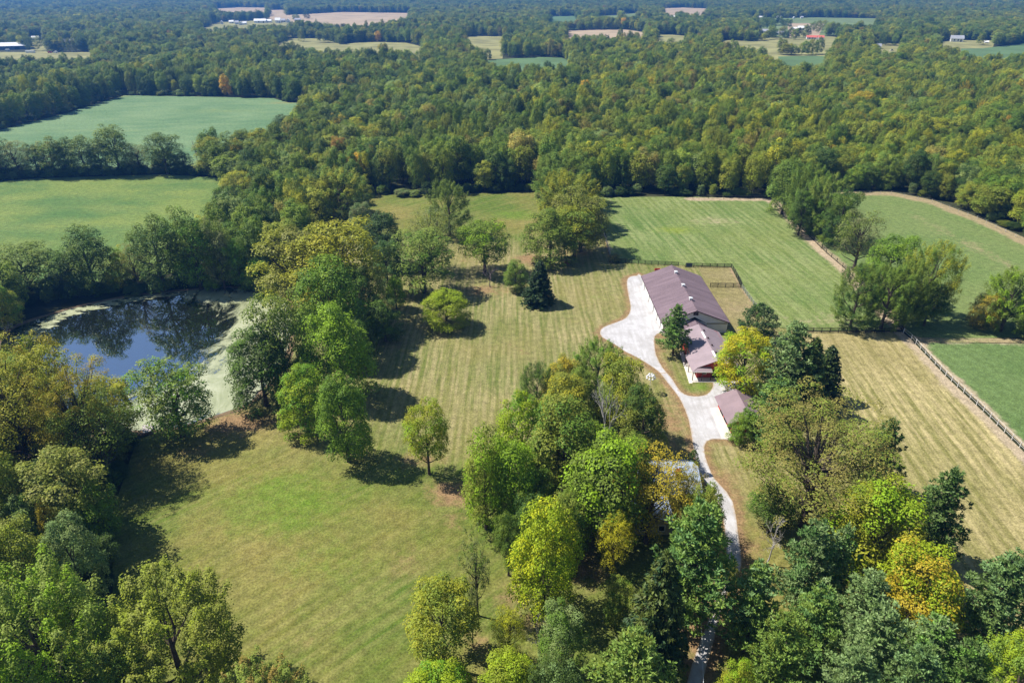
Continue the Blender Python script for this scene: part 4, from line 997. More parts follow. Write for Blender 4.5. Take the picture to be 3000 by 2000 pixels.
# large drifts of one kind of green through the forest
def drift(s, seed):
    q = np.random.RandomState(seed); o = 0
    for k in range(5):
        a = q.uniform(0, 6.28); f = s * q.uniform(.6, 1.8); o = o + np.sin(pts[:, 0] * math.cos(a) * f + pts[:, 1] * math.sin(a) * f + q.uniform(0, 6.28))
    return o / 2.2
dist = np.hypot(pts[:, 0], pts[:, 1])
hh = rs.triangular(11.5, 17.5, 21.5, n) * np.where(rs.rand(n) < .12, 1.15, 1.0); rr_ = rs.triangular(3.2, 5.0, 7.2, n) * np.where(dist > 1400, 1.4, np.where(dist > 700, 1.12, 1.0))
hh *= 1 + .14 * np.clip(drift(.03, 4), -1, 1); rr_ *= 1 + .16 * np.clip(drift(.045, 5), -1, 1)
edge = np.full(n, 1e9)
for poly in OPEN[:9]: edge = np.minimum(edge, dist_line(pts, poly, True))
hh = np.where(edge < 7, hh * rs.uniform(.72, 1.0, n), hh)
pal = [TINT[k] for k in ('green', 'olive', 'dark', 'yolive', 'sage', 'brown', 'pale', 'gold', 'orange', 'rust')]
w0 = np.array([.34, .26, .15, .11, .05, .035, .04, .008, .003, .004])
warm = 1 / (1 + np.exp(-(drift(.006, 1) + (pts[:, 0] - 60) / 160 * np.exp(-dist / 700)) * 1.5))
tid = np.zeros(n, int)
for i in range(n):
    w = w0.copy(); w[[1, 3, 5, 7, 8, 9]] *= .45 + 1.25 * warm[i]; w[[2, 4]] *= 1.5 - warm[i]
    if dist[i] > 700: w[7:] *= .25; w[5] *= .6
    tid[i] = rs.choice(10, p=w / w.sum())
pal = np.array(pal); tint = pal[tid] * np.array([1.20, 1.12, .95]) * rs.uniform(.80, 1.45, (n, 1)) * (1 + .18 * rs.normal(size=(n, 1)) * .5) ; tint2 = pal[np.where(rs.rand(n) < .5, tid, rs.randint(0, 4, n))] * rs.uniform(.85, 1.2, (n, 1))
u, v_, zc = project(np.c_[pts, hh * .7])
seen = (u > -60) & (u < 3060) & (v_ > -40) & (v_ < 2100)
order = np.argsort(np.where(seen, dist, 1e9)); N_SINGLE = 150
single = set(order[:N_SINGLE].tolist())
names = [('green', 'mid green'), ('olive', 'olive green'), ('dark', 'dark green'), ('yolive', 'yellowish'), ('sage', 'silvery green'), ('brown', 'brownish'), ('pale', 'pale green'), ('gold', 'golden'), ('orange', 'orange'), ('rust', 'rusty red')]
LAND = [('the tall yellow-olive tree by the pond', 1005, 940), ('the large light green tree of the meadow', 1003, 645), ('the bare hedgerow tree', 588, 503), ('the far right pond corner', 757, 852), ('the right end of the hedgerow', 668, 520),
        ('the small dark meadow cedar', 1252, 575), ('the far end of the meadow tree row', 1650, 600), ('the far left pasture corner', 1760, 580), ('the far end of the pasture belt', 2298, 640), ('the bend of the east pasture fence', 2730, 590),
        ('the start of the east pasture fence', 2485, 567), ('the right corner of the soybean field', 900, 310), ('the pale grey-green tree at lower left', 268, 1765), ('the golden cottonwood at the left edge', 100, 1400), ('the tallest hedgerow tree', 354, 510),
        ('the middle of the forest end fence', 2030, 583), ('the right end of the weedy field', 640, 520), ('the tallest tree of the far pond bank', 486, 855)]
ORD = ['', 'second ', 'third ', 'fourth ', 'fifth ', 'sixth ', 'seventh ', 'eighth ', 'ninth ', 'tenth ', 'eleventh ', 'twelfth ']
wood_label = {}; tally = {}
ub, vb, _ = project(np.c_[pts, np.zeros(n)])
cand = []
for i in single:
    dd_ = [math.hypot(ub[i] - x, (vb[i] - y) * 2.2) for _, x, y in LAND]; k = int(np.argmin(dd_)); dx = ub[i] - LAND[k][1]; dy = (vb[i] - LAND[k][2]) * 2.2
    rel = ('right of ' if dx > 0 else 'left of ') if abs(dx) > abs(dy) else ('in front of ' if dy > 0 else 'behind ')
    cand.append((dd_[k], i, names[tid[i]][1] + ' woodland tree ' + rel + LAND[k][0]))
for _, i, s in sorted(cand):
    t_ = tally.get(s, 0); tally[s] = t_ + 1; wood_label[i] = (ORD[min(t_, 11)] or 'nearest ') + s
wood_objs = []
for i in sorted(single):
    x, y = pts[i]
    lab = wood_label[i]
    o = plant('wood', (x, y), hh[i], rr_[i], tint[i], tint2[i], lab, 'tree', 'woodland trees at the near edge of the forest')
    wood_objs.append(o)
# understorey along the near edges of the woods
# the mass of the forest: points with a size, a turn and a tint, each carrying one of the crown shapes of the single trees
protos_extra = [q for o in bpy.data.objects if o.parent is None and o.name.split('.')[0] in ('broadleaf_tree', 'maple_tree') for q in o.children if q.name.startswith('crown')]
rest = np.array([i for i in range(n) if i not in single])
protos = []
for c in [[q for q in o.children if q.name.startswith('crown')][0] for o in wood_objs] * 1 + protos_extra:
    if any(c.data == PROTO[k_][0] for k_ in ('airy0', 'airy1', 'lone0', 'lone1')): continue
    if c.data.name not in [p.data.name for p in protos]: protos.append(c)
fm = bpy.data.meshes.new('forest'); fm.from_pydata([(float(a), float(b), 0.0) for a, b in pts[rest]], [], [])
def attr(nm, ty, data, f):
    a = fm.attributes.new(nm, ty, 'POINT'); a.data.foreach_set(f, np.ascontiguousarray(data, np.float32 if ty != 'INT' else np.int32).ravel())
sc_ = np.c_[rr_[rest] / RT, rr_[rest] / RT * rs.uniform(.85, 1.15, len(rest)), hh[rest] / HT]
attr('scl', 'FLOAT_VECTOR', sc_, 'vector'); attr('turn', 'FLOAT_VECTOR', np.c_[np.zeros((len(rest), 2)), rs.uniform(0, 6.28, len(rest))], 'vector')
attr('pick', 'INT', rs.randint(0, len(protos), len(rest)), 'value')
attr('tint', 'FLOAT_VECTOR', tint[rest], 'vector'); attr('tint2', 'FLOAT_VECTOR', tint2[rest], 'vector')
forest = link('forest', fm); tag(forest, 'broadleaf forest stretching to the horizon behind the farm', 'forest', kind='stuff')
ng = bpy.data.node_groups.new('forest_trees', 'GeometryNodeTree')
ng.interface.new_socket('Geometry', in_out='INPUT', socket_type='NodeSocketGeometry'); ng.interface.new_socket('Geometry', in_out='OUTPUT', socket_type='NodeSocketGeometry')
gi = ng.nodes.new('NodeGroupInput'); go = ng.nodes.new('NodeGroupOutput')
iop = ng.nodes.new('GeometryNodeInstanceOnPoints'); gti = ng.nodes.new('GeometryNodeGeometryToInstance')
for p in protos:
    oi = ng.nodes.new('GeometryNodeObjectInfo'); oi.transform_space = 'ORIGINAL'; oi.inputs['Object'].default_value = p
    oi.inputs['As Instance'].default_value = False
    ng.links.new(oi.outputs['Geometry'], gti.inputs[0])
def named(nm, ty):
    q = ng.nodes.new('GeometryNodeInputNamedAttribute'); q.data_type = ty; q.inputs['Name'].default_value = nm; return q.outputs['Attribute']
ng.links.new(gi.outputs[0], iop.inputs['Points']); ng.links.new(gti.outputs[0], iop.inputs['Instance'])
iop.inputs['Pick Instance'].default_value = True
ng.links.new(named('pick', 'INT'), iop.inputs['Instance Index'])
e2r = ng.nodes.new('FunctionNodeEulerToRotation'); ng.links.new(named('turn', 'FLOAT_VECTOR'), e2r.inputs[0]); ng.links.new(e2r.outputs[0], iop.inputs['Rotation'])
ng.links.new(named('scl', 'FLOAT_VECTOR'), iop.inputs['Scale']); ng.links.new(iop.outputs[0], go.inputs[0])
md = forest.modifiers.new('trees', 'NODES'); md.node_group = ng
def mass(name, label, cat, P, sx, sz, t1, t2, protos_):
    me = bpy.data.meshes.new(name); me.from_pydata([(float(a), float(b), 0.0) for a, b in P], [], [])
    q = np.random.RandomState(9); m_ = len(P)
    for nm, ty, data, f in (('scl', 'FLOAT_VECTOR', np.c_[sx / RT, sx / RT, sz / HT], 'vector'), ('turn', 'FLOAT_VECTOR', np.c_[np.zeros((m_, 2)), q.uniform(0, 6.28, m_)], 'vector'),
                            ('pick', 'INT', q.randint(0, len(protos_), m_), 'value'), ('tint', 'FLOAT_VECTOR', t1, 'vector'), ('tint2', 'FLOAT_VECTOR', t2, 'vector')):
        a = me.attributes.new(nm, ty, 'POINT'); a.data.foreach_set(f, np.ascontiguousarray(data, np.float32 if ty != 'INT' else np.int32).ravel())
    o = link(name, me); tag(o, label, cat, kind='stuff'); g = ng.copy()
    md_ = o.modifiers.new('plants', 'NODES'); md_.node_group = g
    return o
# undergrowth along the edges of the woods, the pond and the hedgerow
q = np.random.RandomState(31); U = []
def along(line, step, lo, hi):
    for a, b in zip(line[:-1], line[1:]):
        a = np.array(a[:2]); b = np.array(b[:2]); L = np.linalg.norm(b - a); d = (b - a) / max(L, 1e-6); nr = np.array([-d[1], d[0]])
        for s in np.arange(0, L, step): U.append(a + d * (s + q.uniform(-1, 1)) + nr * q.uniform(lo, hi))
for poly in OPEN[:8]: along(list(poly) + [poly[0]], 2.0, -4.5, 4.5)
along([G(0, 880), G(150, 872), G(400, 852), G(600, 842), G(800, 850)], 1.2, -4, 5)
along([G(-100, 522), G(0, 519), G(480, 511), G(720, 520)], 1.3, -1.5, 3.5)
along([G(330, 1320), G(320, 1500), G(310, 1700), G(320, 2000)], 1.3, -3, 7)
U = np.array(U); okU = np.ones(len(U), bool)
for poly in (LAWN, PAST, PAST_E, PAST_S, HAY, PADD, FIELD_A, FIELD_B, POND, TRACK): okU &= ~in_poly(U, poly) & (dist_line(U, poly, True) > 1.3)
okU &= (U[:, 1] > 52); U = U[okU]; m_ = len(U)
tU = pal[q.choice([0, 1, 2, 2, 4, 6], m_)] * q.uniform(.6, 1.1, (m_, 1))
shrub_protos = []
for o in bpy.data.objects:
    if o.name.startswith('crown') and o.parent and o.parent.name.startswith('shrub') and o.data.name not in [s.data.name for s in shrub_protos]: shrub_protos.append(o)
mass('undergrowth', 'green undergrowth along the edges of the woods and the pond', 'undergrowth', U, q.uniform(1.6, 3.4, m_), q.uniform(2.0, 5.5, m_), tU, tU, protos)
print('undergrowth', m_)
print('forest points', len(rest), 'protos', len(protos))

# ------------------------------------------------------------------ buildings
def gable_walls(parent, x0, x1, y0, y1, he, hr, xr, mat, t=.18, z0=0.0, name='wall'):
    """four walls; the ridge runs along y at xr."""
    for q, nm in (((x0, x0 + t), 0), ((x1 - t, x1), 1)):
        MB().box(q[0], q[1], y0 + t, y1 - t, z0, he - .02).build(name, mat, parent)
    for ya, yb in ((y0, y0 + t), (y1 - t, y1)):
        o = [(x0, z0), (x1, z0), (x1, he), (xr, hr), (x0, he)]; m = MB()
        m.add([(a, ya, b) for a, b in o] + [(a, yb, b) for a, b in o], [(0, 1, 2, 3, 4), (9, 8, 7, 6, 5)] + [((i + 1) % 5, i, 5 + i, 5 + (i + 1) % 5) for i in range(5)])
        m.build(name, mat, parent)
def window(parent, x, y, z, w, h, face='-y', frame='white_trim', pane='glass', cols=1):
    """a framed window set proud of a wall."""
    def bx(m, a0, a1, z0, z1, d0, d1):
        if face == '-y': m.box(x + a0, x + a1, y - d1, y - d0, z + z0, z + z1)
        elif face == '+x': m.box(x + d0, x + d1, y + a0, y + a1, z + z0, z + z1)
        else: m.box(x - d1, x - d0, y + a0, y + a1, z + z0, z + z1)
    f = MB(); t = .11
    bx(f, -w / 2 - t, w / 2 + t, h / 2, h / 2 + t, 0, .07); bx(f, -w / 2 - t, w / 2 + t, -h / 2 - t, -h / 2, 0, .07)
    bx(f, -w / 2 - t, -w / 2, -h / 2, h / 2, 0, .068); bx(f, w / 2, w / 2 + t, -h / 2, h / 2, 0, .068)
    o = f.build('window', M[frame], parent)
    for c in range(cols):
        a = -w / 2 + w * c / cols; g = MB(); bx(g, a + .03, a + w / cols - .03, -h / 2, h / 2, 0, .025); g.build('pane', M[pane], o)
    return o

# the riding barn
bx0, bx1, by0, by1, bhe, bhr, bxr = 40.9, 58.3, 165.4, 197.4, 3.35, 6.72, 49.4
barn = tag(empty('barn', (0, 0, 0)), 'long white barn with a purple-brown shingle roof and three ridge vents', 'barn')
gable_walls(barn, bx0, bx1, by0, by1, bhe, bhr, bxr, M['white_siding'])
for sgn, xe, nm in ((-1, 40.35, 'left'), (1, 58.8, 'right')):
    s_ = (bhr - bhe) / (bxr - bx0) if sgn < 0 else (bhr - bhe) / (bx1 - bxr)
    ze = bhr + .16 - abs(xe - bxr) * s_
    q = [(bxr, 164.95, bhr + .16), (bxr, 197.85, bhr + .16), (xe, 197.85, ze), (xe, 164.95, ze)]
    rf = MB().slab(q if sgn < 0 else q[::-1], .14).build('roof', M['shingles'], barn)
    MB().box(min(xe, xe + sgn * .12), max(xe, xe + sgn * .12), 164.95, 197.85, ze - .2, ze - .03).build('gutter', M['dark_trim'], rf)
    MB().slab([(bxr + sgn * .02, 164.93, bhr + .10), (bxr + sgn * .02, 164.86, bhr + .10), (xe, 164.86, ze - .06), (xe, 164.93, ze - .06)], .2).build('rake_board', M['dark_trim'], rf)
MB().tube([(bxr, 165, bhr + .17), (bxr, 197.8, bhr + .17)], .13, 6).build('ridge_cap', M['shingles'], barn)
for y in (191.4, 181.6, 172.2):
    m = MB().box(bxr - .36, bxr + .36, y - .36, y + .36, bhr - .1, bhr + .7); o = m.build('roof_vent', M['vent_metal'], barn)
    h = MB(); h.add([(bxr - .5, y - .5, bhr + .71), (bxr + .5, y - .5, bhr + .71), (bxr + .5, y + .5, bhr + .71), (bxr - .5, y + .5, bhr + .71), (bxr, y, bhr + .98)], [(3, 2, 1, 0), (0, 1, 4), (1, 2, 4), (2, 3, 4), (3, 0, 4)])
    h.build('cap', M['vent_metal'], o)
for y in (193.8, 185.6, 178.6, 173.0, 168.2):
    MB().tube([(bx0 - .1, y, bhe - .1), (bx0 - .1, y, .1)], .07, 6).build('downspout', M['dark_trim'], barn)
for y in (189.6, 182.1, 175.8):
    MB().box(bx0 - .05, bx0, y - 1.3, y + 1.3, .05, 2.6).build('door', M['white_trim'], barn)
window(barn, bxr, by0, 5.75, 1.1, .75, '-y', 'dark_trim', 'glass', 2)
MB().box(52.6, 58.1, by0 - .09, by0 - .003, 2.62, 3.0).build('door_track', M['tan_trim'], barn)
MB().box(52.75, 57.9, by0 - .07, by0 - .003, .08, 2.6).build('door', M['white_siding'], barn)
MB().box(bx0 - .04, bx1 + .04, by0 - .05, by0 - .002, 3.3, 3.42).build('trim', M['white_trim'], barn)
for x in (bx0, bx1 - .22): MB().box(x, x + .22, by0 - .052, by0 - .004, .02, 3.28).build('corner_board', M['white_trim'], barn)

# the link between barn and house
ln = tag(empty('link_building'), 'short shingled passage joining the white barn to the red house', 'building')
gable_walls(ln, 46.3, 51.9, 160.9, 165.28, 2.6, 4.1, 49.15, M['red_siding'])
for sgn, xe in ((-1, 45.8), (1, 52.35)):
    ze = 4.22 - abs(xe - 49.15) * .53
    q = [(49.15, 160.1, 4.22), (49.15, 165.3, 4.22), (xe, 165.3, ze), (xe, 160.1, ze)]
    MB().slab(q if sgn < 0 else q[::-1], .12).build('roof', M['shingles'], ln)
MB().slab([(45.6, 165.35, 2.95), (49.15, 165.35, 4.75), (52.5, 165.35, 2.95), (49.15, 165.35, 4.25)], .05).build('flashing', M['dark_trim'], ln)

# the red house
hs = tag(empty('red_house'), 'red house with a mauve metal roof, ridge vents and a front porch', 'house')
hx0, hx1, hy0, hy1, xr, zr = 44.55, 54.0, 141.55, 160.2, 48.95, 5.05
sl, sr = .415, .40
zl = lambda x: zr - (xr - x) * sl
zrr = lambda x: zr - (x - xr) * sr
gable_walls(hs, hx0, hx1, hy0, hy1, zl(hx0) - .16, zr - .18, xr, M['red_siding'])
# left slope, with the eave cut back between the two overhangs
L = [(xr, 160.55), (43.75, 160.55), (43.75, 155.6), (44.28, 155.4), (44.28, 148.6), (42.95, 148.2), (42.95, 140.05), (44.35, 141.15), (xr, 141.15)]
m = MB(); m.slab([(x, y, zl(x)) for x, y in L], .12); rl = m.build('roof', M['house_roof'], hs)
q = [(xr, 141.15), (54.75, 141.15), (54.75, 160.55), (xr, 160.55)]
MB().slab([(x, y, zrr(x)) for x, y in q], .12).build('roof', M['house_roof'], hs)
MB().tube([(xr, 141.15, zr + .01), (xr, 160.5, zr + .01)], .09, 6).build('ridge_cap', M['house_roof'], hs)
for ya, yb in ((152.6, 156.2), (142.9, 145.9)):
    MB().slab([(xr - .32, ya, zr + .03), (xr + .05, ya, zr + .15), (xr + .05, yb, zr + .15), (xr - .32, yb, zr + .03)], .12).build('ridge_vent_strip', M['white_trim'], hs)  # white vent strips along the ridge
for y in (157.2, 153.0, 149.2, 145.4):
    o = MB().box(xr + .45, xr + .85, y - .2, y + .2, zrr(xr + .6) - .1, zrr(xr + .6) + .3).build('roof_vent', M['dark_trim'], hs)
# porch: shed roof across the front, hipped into the long overhang
zp = zl(42.95)
m = MB(); m.slab([(42.95, 140.05, zp), (47.75, 140.05, zp), (47.65, 141.5, zp + .62), (44.45, 141.5, zp + .60)], .1); m.build('porch_roof', M['house_roof'], hs)
MB().box(42.9, 47.8, 139.98, 140.04, zp - .16, zp + .0).build('fascia', M['white_trim'], hs)
MB().box(42.9, 51.4, 139.4, 141.54, .01, .14).build('porch_floor', M['concrete'], hs)
MB().box(42.9, 44.5, 141.545, 149.0, .012, .13).build('porch_floor', M['concrete'], hs)
for x, y in ((43.2, 140.2), (45.4, 140.2), (47.5, 140.2), (43.15, 144.2), (43.15, 147.9)):
    MB().box(x - .08, x + .08, y - .08, y + .08, .14, zl(43.1) - .16).build('porch_post', M['dark_trim'], hs)
window(hs, 46.3, hy0, 1.6, .75, .95, '-y')
MB().box(44.72, 45.25, hy0 - .05, hy0 - .003, .16, 2.1).build('door', M['red_metal'], hs)
MB().box(48.2, 51.6, hy0 - .06, hy0 - .003, .14, 2.5).build('garage_opening', M['dark_opening'], hs)  # near-black sheet on the wall paints the shade of the recessed opening
for y in (145.6, 143.4): MB().box(hx0 - .05, hx0 - .003, y - .5, y + .5, .2, 2.1).build('door', M['dark_opening'], hs)  # dark openings behind the porch posts, their shade painted as near-black sheets
window(hs, hx0, 151.6, 1.55, .9, 1.0, '-x')
MB().slab([(42.2, 139.0, .075), (43.0, 139.0, .075), (44.3, 155, .075), (43.3, 155, .075)], .07).build('walkway', M['concrete'], hs)

# the garage
ga = tag(empty('garage'), 'red garage with a mauve roof and open bays on a concrete apron', 'garage')
gx0, gx1, gy0, gy1, gxr, gz = 46.35, 53.6, 118.75, 129.0, 49.75, 4.45
ge = 2.75
gable_walls(ga, gx0, gx1, gy0, gy1, ge, gz - .1, gxr, M['red_siding'])
for sgn, xe in ((-1, 45.35), (1, 54.5)):
    ze = gz + .06 - abs(xe - gxr) * .45
    q = [(gxr, 118.35, gz + .06), (gxr, 129.4, gz + .06), (xe, 129.4, ze), (xe, 118.35, ze)]
    MB().slab(q if sgn < 0 else q[::-1], .12).build('roof', M['garage_roof'], ga)
MB().tube([(gxr, 118.4, gz + .07), (gxr, 129.35, gz + .07)], .08, 6).build('ridge_cap', M['garage_roof'], ga)
for y in (126.0, 123.1, 120.3): MB().box(gx0 - .05, gx0 - .003, y - 1.1, y + 1.1, .12, 2.2).build('bay_opening', M['dark_opening'], ga)  # near-black sheets on the wall paint the dark inside the open bays
for y in (127.4, 124.55, 121.7, 118.95):
    MB().tube([(gx0 - .8, y, 2.42), (gx0 - .06, y, 1.6)], .07, 5).build('brace', M['red_siding'], ga)

# the blue-roofed house under the trees
bh = tag(empty('blue_roof_house'), 'house with a blue-grey metal roof half hidden under the central trees', 'house')
def ridge_x(parent, x0, x1, y0, y1, he, hr, over, wall, roof):
    yr = (y0 + y1) / 2; t = .18
    for ya, yb in ((y0, y0 + t), (y1 - t, y1)): MB().box(x0 + t, x1 - t, ya, yb, 0, he - .02).build('wall', wall, parent)
    for xa, xb in ((x0, x0 + t), (x1 - t, x1)):
        o = [(y0, 0), (y1, 0), (y1, he), (yr, hr), (y0, he)]; mm = MB()
        mm.add([(xa, a, b) for a, b in o] + [(xb, a, b) for a, b in o], [(0, 1, 2, 3, 4), (9, 8, 7, 6, 5)] + [((i + 1) % 5, i, 5 + i, 5 + (i + 1) % 5) for i in range(5)]); mm.build('wall', wall, parent)
    s_ = (hr - he) / (y1 - yr)
    for ye in (y0 - over, y1 + over):
        z = hr + .15 - abs(ye - yr) * s_; q = [(x0 - over, yr, hr + .15), (x1 + over, yr, hr + .15), (x1 + over, ye, z), (x0 - over, ye, z)]
        MB().slab(q if ye > yr else q[::-1], .12).build('roof', roof, parent)
ridge_x(bh, 21.5, 34.2, 96.8, 106.0, 2.7, 4.7, .5, M['tan_trim'], M['blue_roof'])
bw = MB(); gable_walls(bh, 20.6, 27.6, 88.9, 96.7, 2.55, 4.15, 24.1, M['tan_trim'])
for sgn, xe in ((-1, 20.1), (1, 28.1)):
    ze = 4.3 - abs(xe - 24.1) * .46; q = [(24.1, 88.4, 4.3), (24.1, 98.5, 4.3), (xe, 98.5, ze), (xe, 88.4, ze)]
    MB().slab(q if sgn < 0 else q[::-1], .12).build('roof', M['blue_roof'], bh)
MB().box(30.2, 31.0, 99.2, 100.0, 3.4, 5.6).build('chimney', M['red_siding'], bh)
window(bh, 22.6, 88.9, 1.5, 1.0, 1.1, '-y'); window(bh, 25.8, 88.9, 1.5, 1.0, 1.1, '-y'); window(bh, 30.5, 96.8, 1.5, 1.2, 1.1, '-y')
MB().box(32.2, 33.1, 96.72, 96.797, .1, 2.1).build('door', M['red_metal'], bh)

# ------------------------------------------------------------------ far houses and barns
for i, (xb, yb, wpx, hm, dm, wall, roof, along, name, lab) in enumerate(FAR_HOUSES):
    c = G(xb, yb); w = wpx / px_per_m(xb, yb); o = tag(empty(name, (c[0], c[1], 0), math.atan2(-c[0], c[1]) * .6), lab, 'barn' if 'barn' in name else 'house' if 'house' in name else 'shed')
    he, hr, x0, x1, d = hm * .56, hm, -w / 2, w / 2, dm
    if along == 'x':
        t = .3; yr = d / 2
        for ya, yb_ in ((0, t), (d - t, d)): MB().box(x0 + t, x1 - t, ya, yb_, 0, he - .05).build('wall', M[wall], o)
        for xa, xb_ in ((x0, x0 + t), (x1 - t, x1)):
            pr = [(0, 0), (d, 0), (d, he), (yr, hr), (0, he)]; mm = MB()
            mm.add([(xa, a, b) for a, b in pr] + [(xb_, a, b) for a, b in pr], [(0, 1, 2, 3, 4), (9, 8, 7, 6, 5)] + [((j + 1) % 5, j, 5 + j, 5 + (j + 1) % 5) for j in range(5)]); mm.build('wall', M[wall], o)
        s_ = (hr - he) / yr
        for ye in (-.6, d + .6):
            z = hr + .25 - abs(ye - yr) * s_; q = [(x0 - .6, yr, hr + .25), (x1 + .6, yr, hr + .25), (x1 + .6, ye, z), (x0 - .6, ye, z)]
            MB().slab(q if ye > yr else q[::-1], .2).build('roof', M[roof], o)
    else:
        gable_walls(o, x0, x1, 0, d, he, hr, 0, M[wall], .3)
        s_ = (hr - he) / (w / 2)
        for sgn in (-1, 1):
            xe = sgn * (w / 2 + .6); z = hr + .25 - abs(xe) * s_; q = [(0, -.6, hr + .25), (0, d + .6, hr + .25), (xe, d + .6, z), (xe, -.6, z)]
            MB().slab(q if sgn < 0 else q[::-1], .2).build('roof', M[roof], o)
    nw = 2 if 'house' in name else 1
    for j in range(nw):
        a = x0 + w * (j + 1) / (nw + 1.5)
        MB().box(a - w * .05, a + w * .05, -.08, -.003, he * .35, he * .8).build('window', M['glass'], o)
    a = x0 + w * .8; MB().box(a - w * .05, a + w * .05, -.09, -.003, .1, he * .7).build('door', M['dark_opening'], o)

# farm machines by the far left barn
def vehicle(name, label, cat, x, y, L, W, H, body, cab=None, rz=0.0):
    c = G(x, y); o = tag(empty(name, (c[0], c[1], 0), rz), label, cat); r = .45
    m = MB(); m.add([(-L / 2, -W / 2, .5), (L / 2, -W / 2, .5), (L / 2, W / 2, .5), (-L / 2, W / 2, .5), (-L / 2, -W / 2, H), (L * .44, -W / 2, H), (L * .44, W / 2, H), (-L / 2, W / 2, H), (L / 2, -W / 2, H * .6), (L / 2, W / 2, H * .6)],
                    [(3, 2, 1, 0), (4, 5, 6, 7), (0, 1, 8, 5, 4), (2, 3, 7, 6, 9), (3, 0, 4, 7), (1, 2, 9, 8), (8, 9, 6, 5)])
    m.build('body', M[body], o)
    if cab: MB().box(-L * .12, L * .2, -W * .42, W * .42, H + .005, H + 1.1).build('cab', M[cab], o)
    for a in (-L * .32, L * .32):
        for s in (-1, 1): MB().tube([(a, s * W / 2 - .12, r), (a, s * W / 2 + .12, r)], r, 10).build('wheel', M['rubber'], o)
vehicle('cargo_trailer', 'long white trailer parked before the far left dark barn', 'trailer', 90, 156, 12, 2.6, 3.2, 'far_white')
vehicle('cargo_trailer', 'short white trailer beside the far left dark barn', 'trailer', 23, 150, 5, 2.4, 2.4, 'far_white')
vehicle('tractor', 'red tractor at the edge of the far left meadow', 'tractor', 147, 156, 4.5, 2.2, 1.8, 'red_metal', 'glass')
vehicle('pickup_truck', 'white truck right of the far red tractor', 'truck', 164, 156, 5.5, 2.2, 1.5, 'far_white', 'far_white')
vehicle('car', 'white car on the drive of the far small white house', 'car', 2612, 150, 4.6, 1.9, 1.2, 'far_white', 'glass')

# ------------------------------------------------------------------ fences
def fence(name, label, line, step, rails, top, board_mat, post_mat, post=.07, board=(.02, .075), skip=()):
    """every post and every board of a bay is an object; alike pieces share their mesh."""
    P0 = np.array(line[0]); o = tag(empty(name, (P0[0], P0[1], 0)), label, 'fence')
    pm = MB().box(-post, post, -post, post, -.1, top + .08).mesh('post'); pm.materials.append(post_mat)
    bm = MB().box(0, 1, -board[0], board[0], -board[1], board[1]).mesh('rail'); bm.materials.append(board_mat)
    pts_ = [np.array(q[:2]) for q in line]; seq = []
    for a, b in zip(pts_[:-1], pts_[1:]):
        k = max(1, round(np.linalg.norm(b - a) / step)); seq += [a + (b - a) * j / k for j in range(k)]
    seq.append(pts_[-1])
    for j, p in enumerate(seq):
        q = link('post', pm, None, o); q.location = (p[0] - P0[0], p[1] - P0[1], 0)
        if j == len(seq) - 1 or j in skip: continue
        d = seq[j + 1] - p; ang = math.atan2(d[1], d[0]); L = np.linalg.norm(d); nr = np.array([-d[1], d[0]]) / L * (post + board[0] + .004)
        for r in range(rails):
            z = top * (r + .75) / (rails - .25 + .0) if rails > 1 else top
            w = link('rail', bm, None, o); w.location = (p[0] - P0[0] + nr[0], p[1] - P0[1] + nr[1], min(z, top)); w.rotation_euler = (0, 0, ang); w.scale = (L, 1, 1)
    return o
BB, GB, WR = M['black_board'], M['grey_board'], M['wire']
fence('board_fence', 'black board fence behind the barn left of its gate', [G(1793, 769), G(1870, 774), G(1987, 780)], 2.4, 4, 1.45, BB, BB)
fence('board_fence', 'black board fence behind the barn right of the gate opening', [G(2008, 783), G(2080, 784), G(2142, 785)], 2.4, 4, 1.45, BB, BB)
fence('board_fence', 'black board fence along the right side of the paddock', [G(2142, 785), G(2157, 812), G(2171, 842)], 2.4, 4, 1.45, BB, BB)
fence('board_fence', 'short black board fence crossing the paddock beside the barn', [G(2080, 842), G(2170, 843)], 2.4, 4, 1.45, BB, BB)
fence('wire_fence', 'grey wire fence from the paddock corner towards the dark yew', [G(2171, 843), G(2199, 882), G(2235, 930)], 2.2, 3, 1.3, WR, GB, .06, (.018, .03))
fence('board_fence', 'black board fence along the near end of the pasture by the hay field', [G(2332, 974), G(2480, 975), G(2644, 974)], 2.4, 4, 1.45, BB, BB)
fence('rail_fence', 'weathered grey fence between hay field and south pasture', [G(2646, 975), G(2669, 994), G(2770, 1101), G(2880, 1205), G(3010, 1334), G(3080, 1404)], 2.6, 2, 1.35, M['pale_board'], M['pale_board'], .06, (.014, .022))
fence('wire_fence', 'wire fence with dark posts along the tree belt of the pasture', [G(2258, 583), G(2330, 652), G(2420, 740), G(2485, 796), G(2560, 877), G(2640, 966)], 4.0, 2, 1.3, WR, BB, .08, (.015, .02))
fence('wire_fence', 'wire fence at the forest end of the pasture', [G(2030, 583), G(2120, 583), G(2254, 583)], 6.0, 2, 1.25, WR, BB, .06, (.012, .016))
fence('wire_fence', 'wire fence along the forest side of the east pasture', [G(2485, 568), G(2610, 568), G(2730, 592), G(2862, 642), G(3005, 709)], 5.0, 2, 1.25, WR, GB, .05, (.012, .016))
fence('wire_fence', 'wire fence with pale posts beside the row of meadow trees', [G(1756, 620), G(1762, 660), G(1775, 710), G(1792, 767)], 3.5, 3, 1.3, WR, GB, .08, (.015, .025))
gt = tag(empty('gate', tuple(G(2008, 783))), 'dark blue panel gate in the fence behind the barn', 'gate')
MB().box(.15, 2.2, -.16, -.11, .2, 1.35).build('gate_panel', M['gate_metal'], gt)
for z in (.15, 1.36): MB().box(.1, 2.25, -.17, -.10, z, z + .07).build('gate_rail', M['gate_metal'], gt)
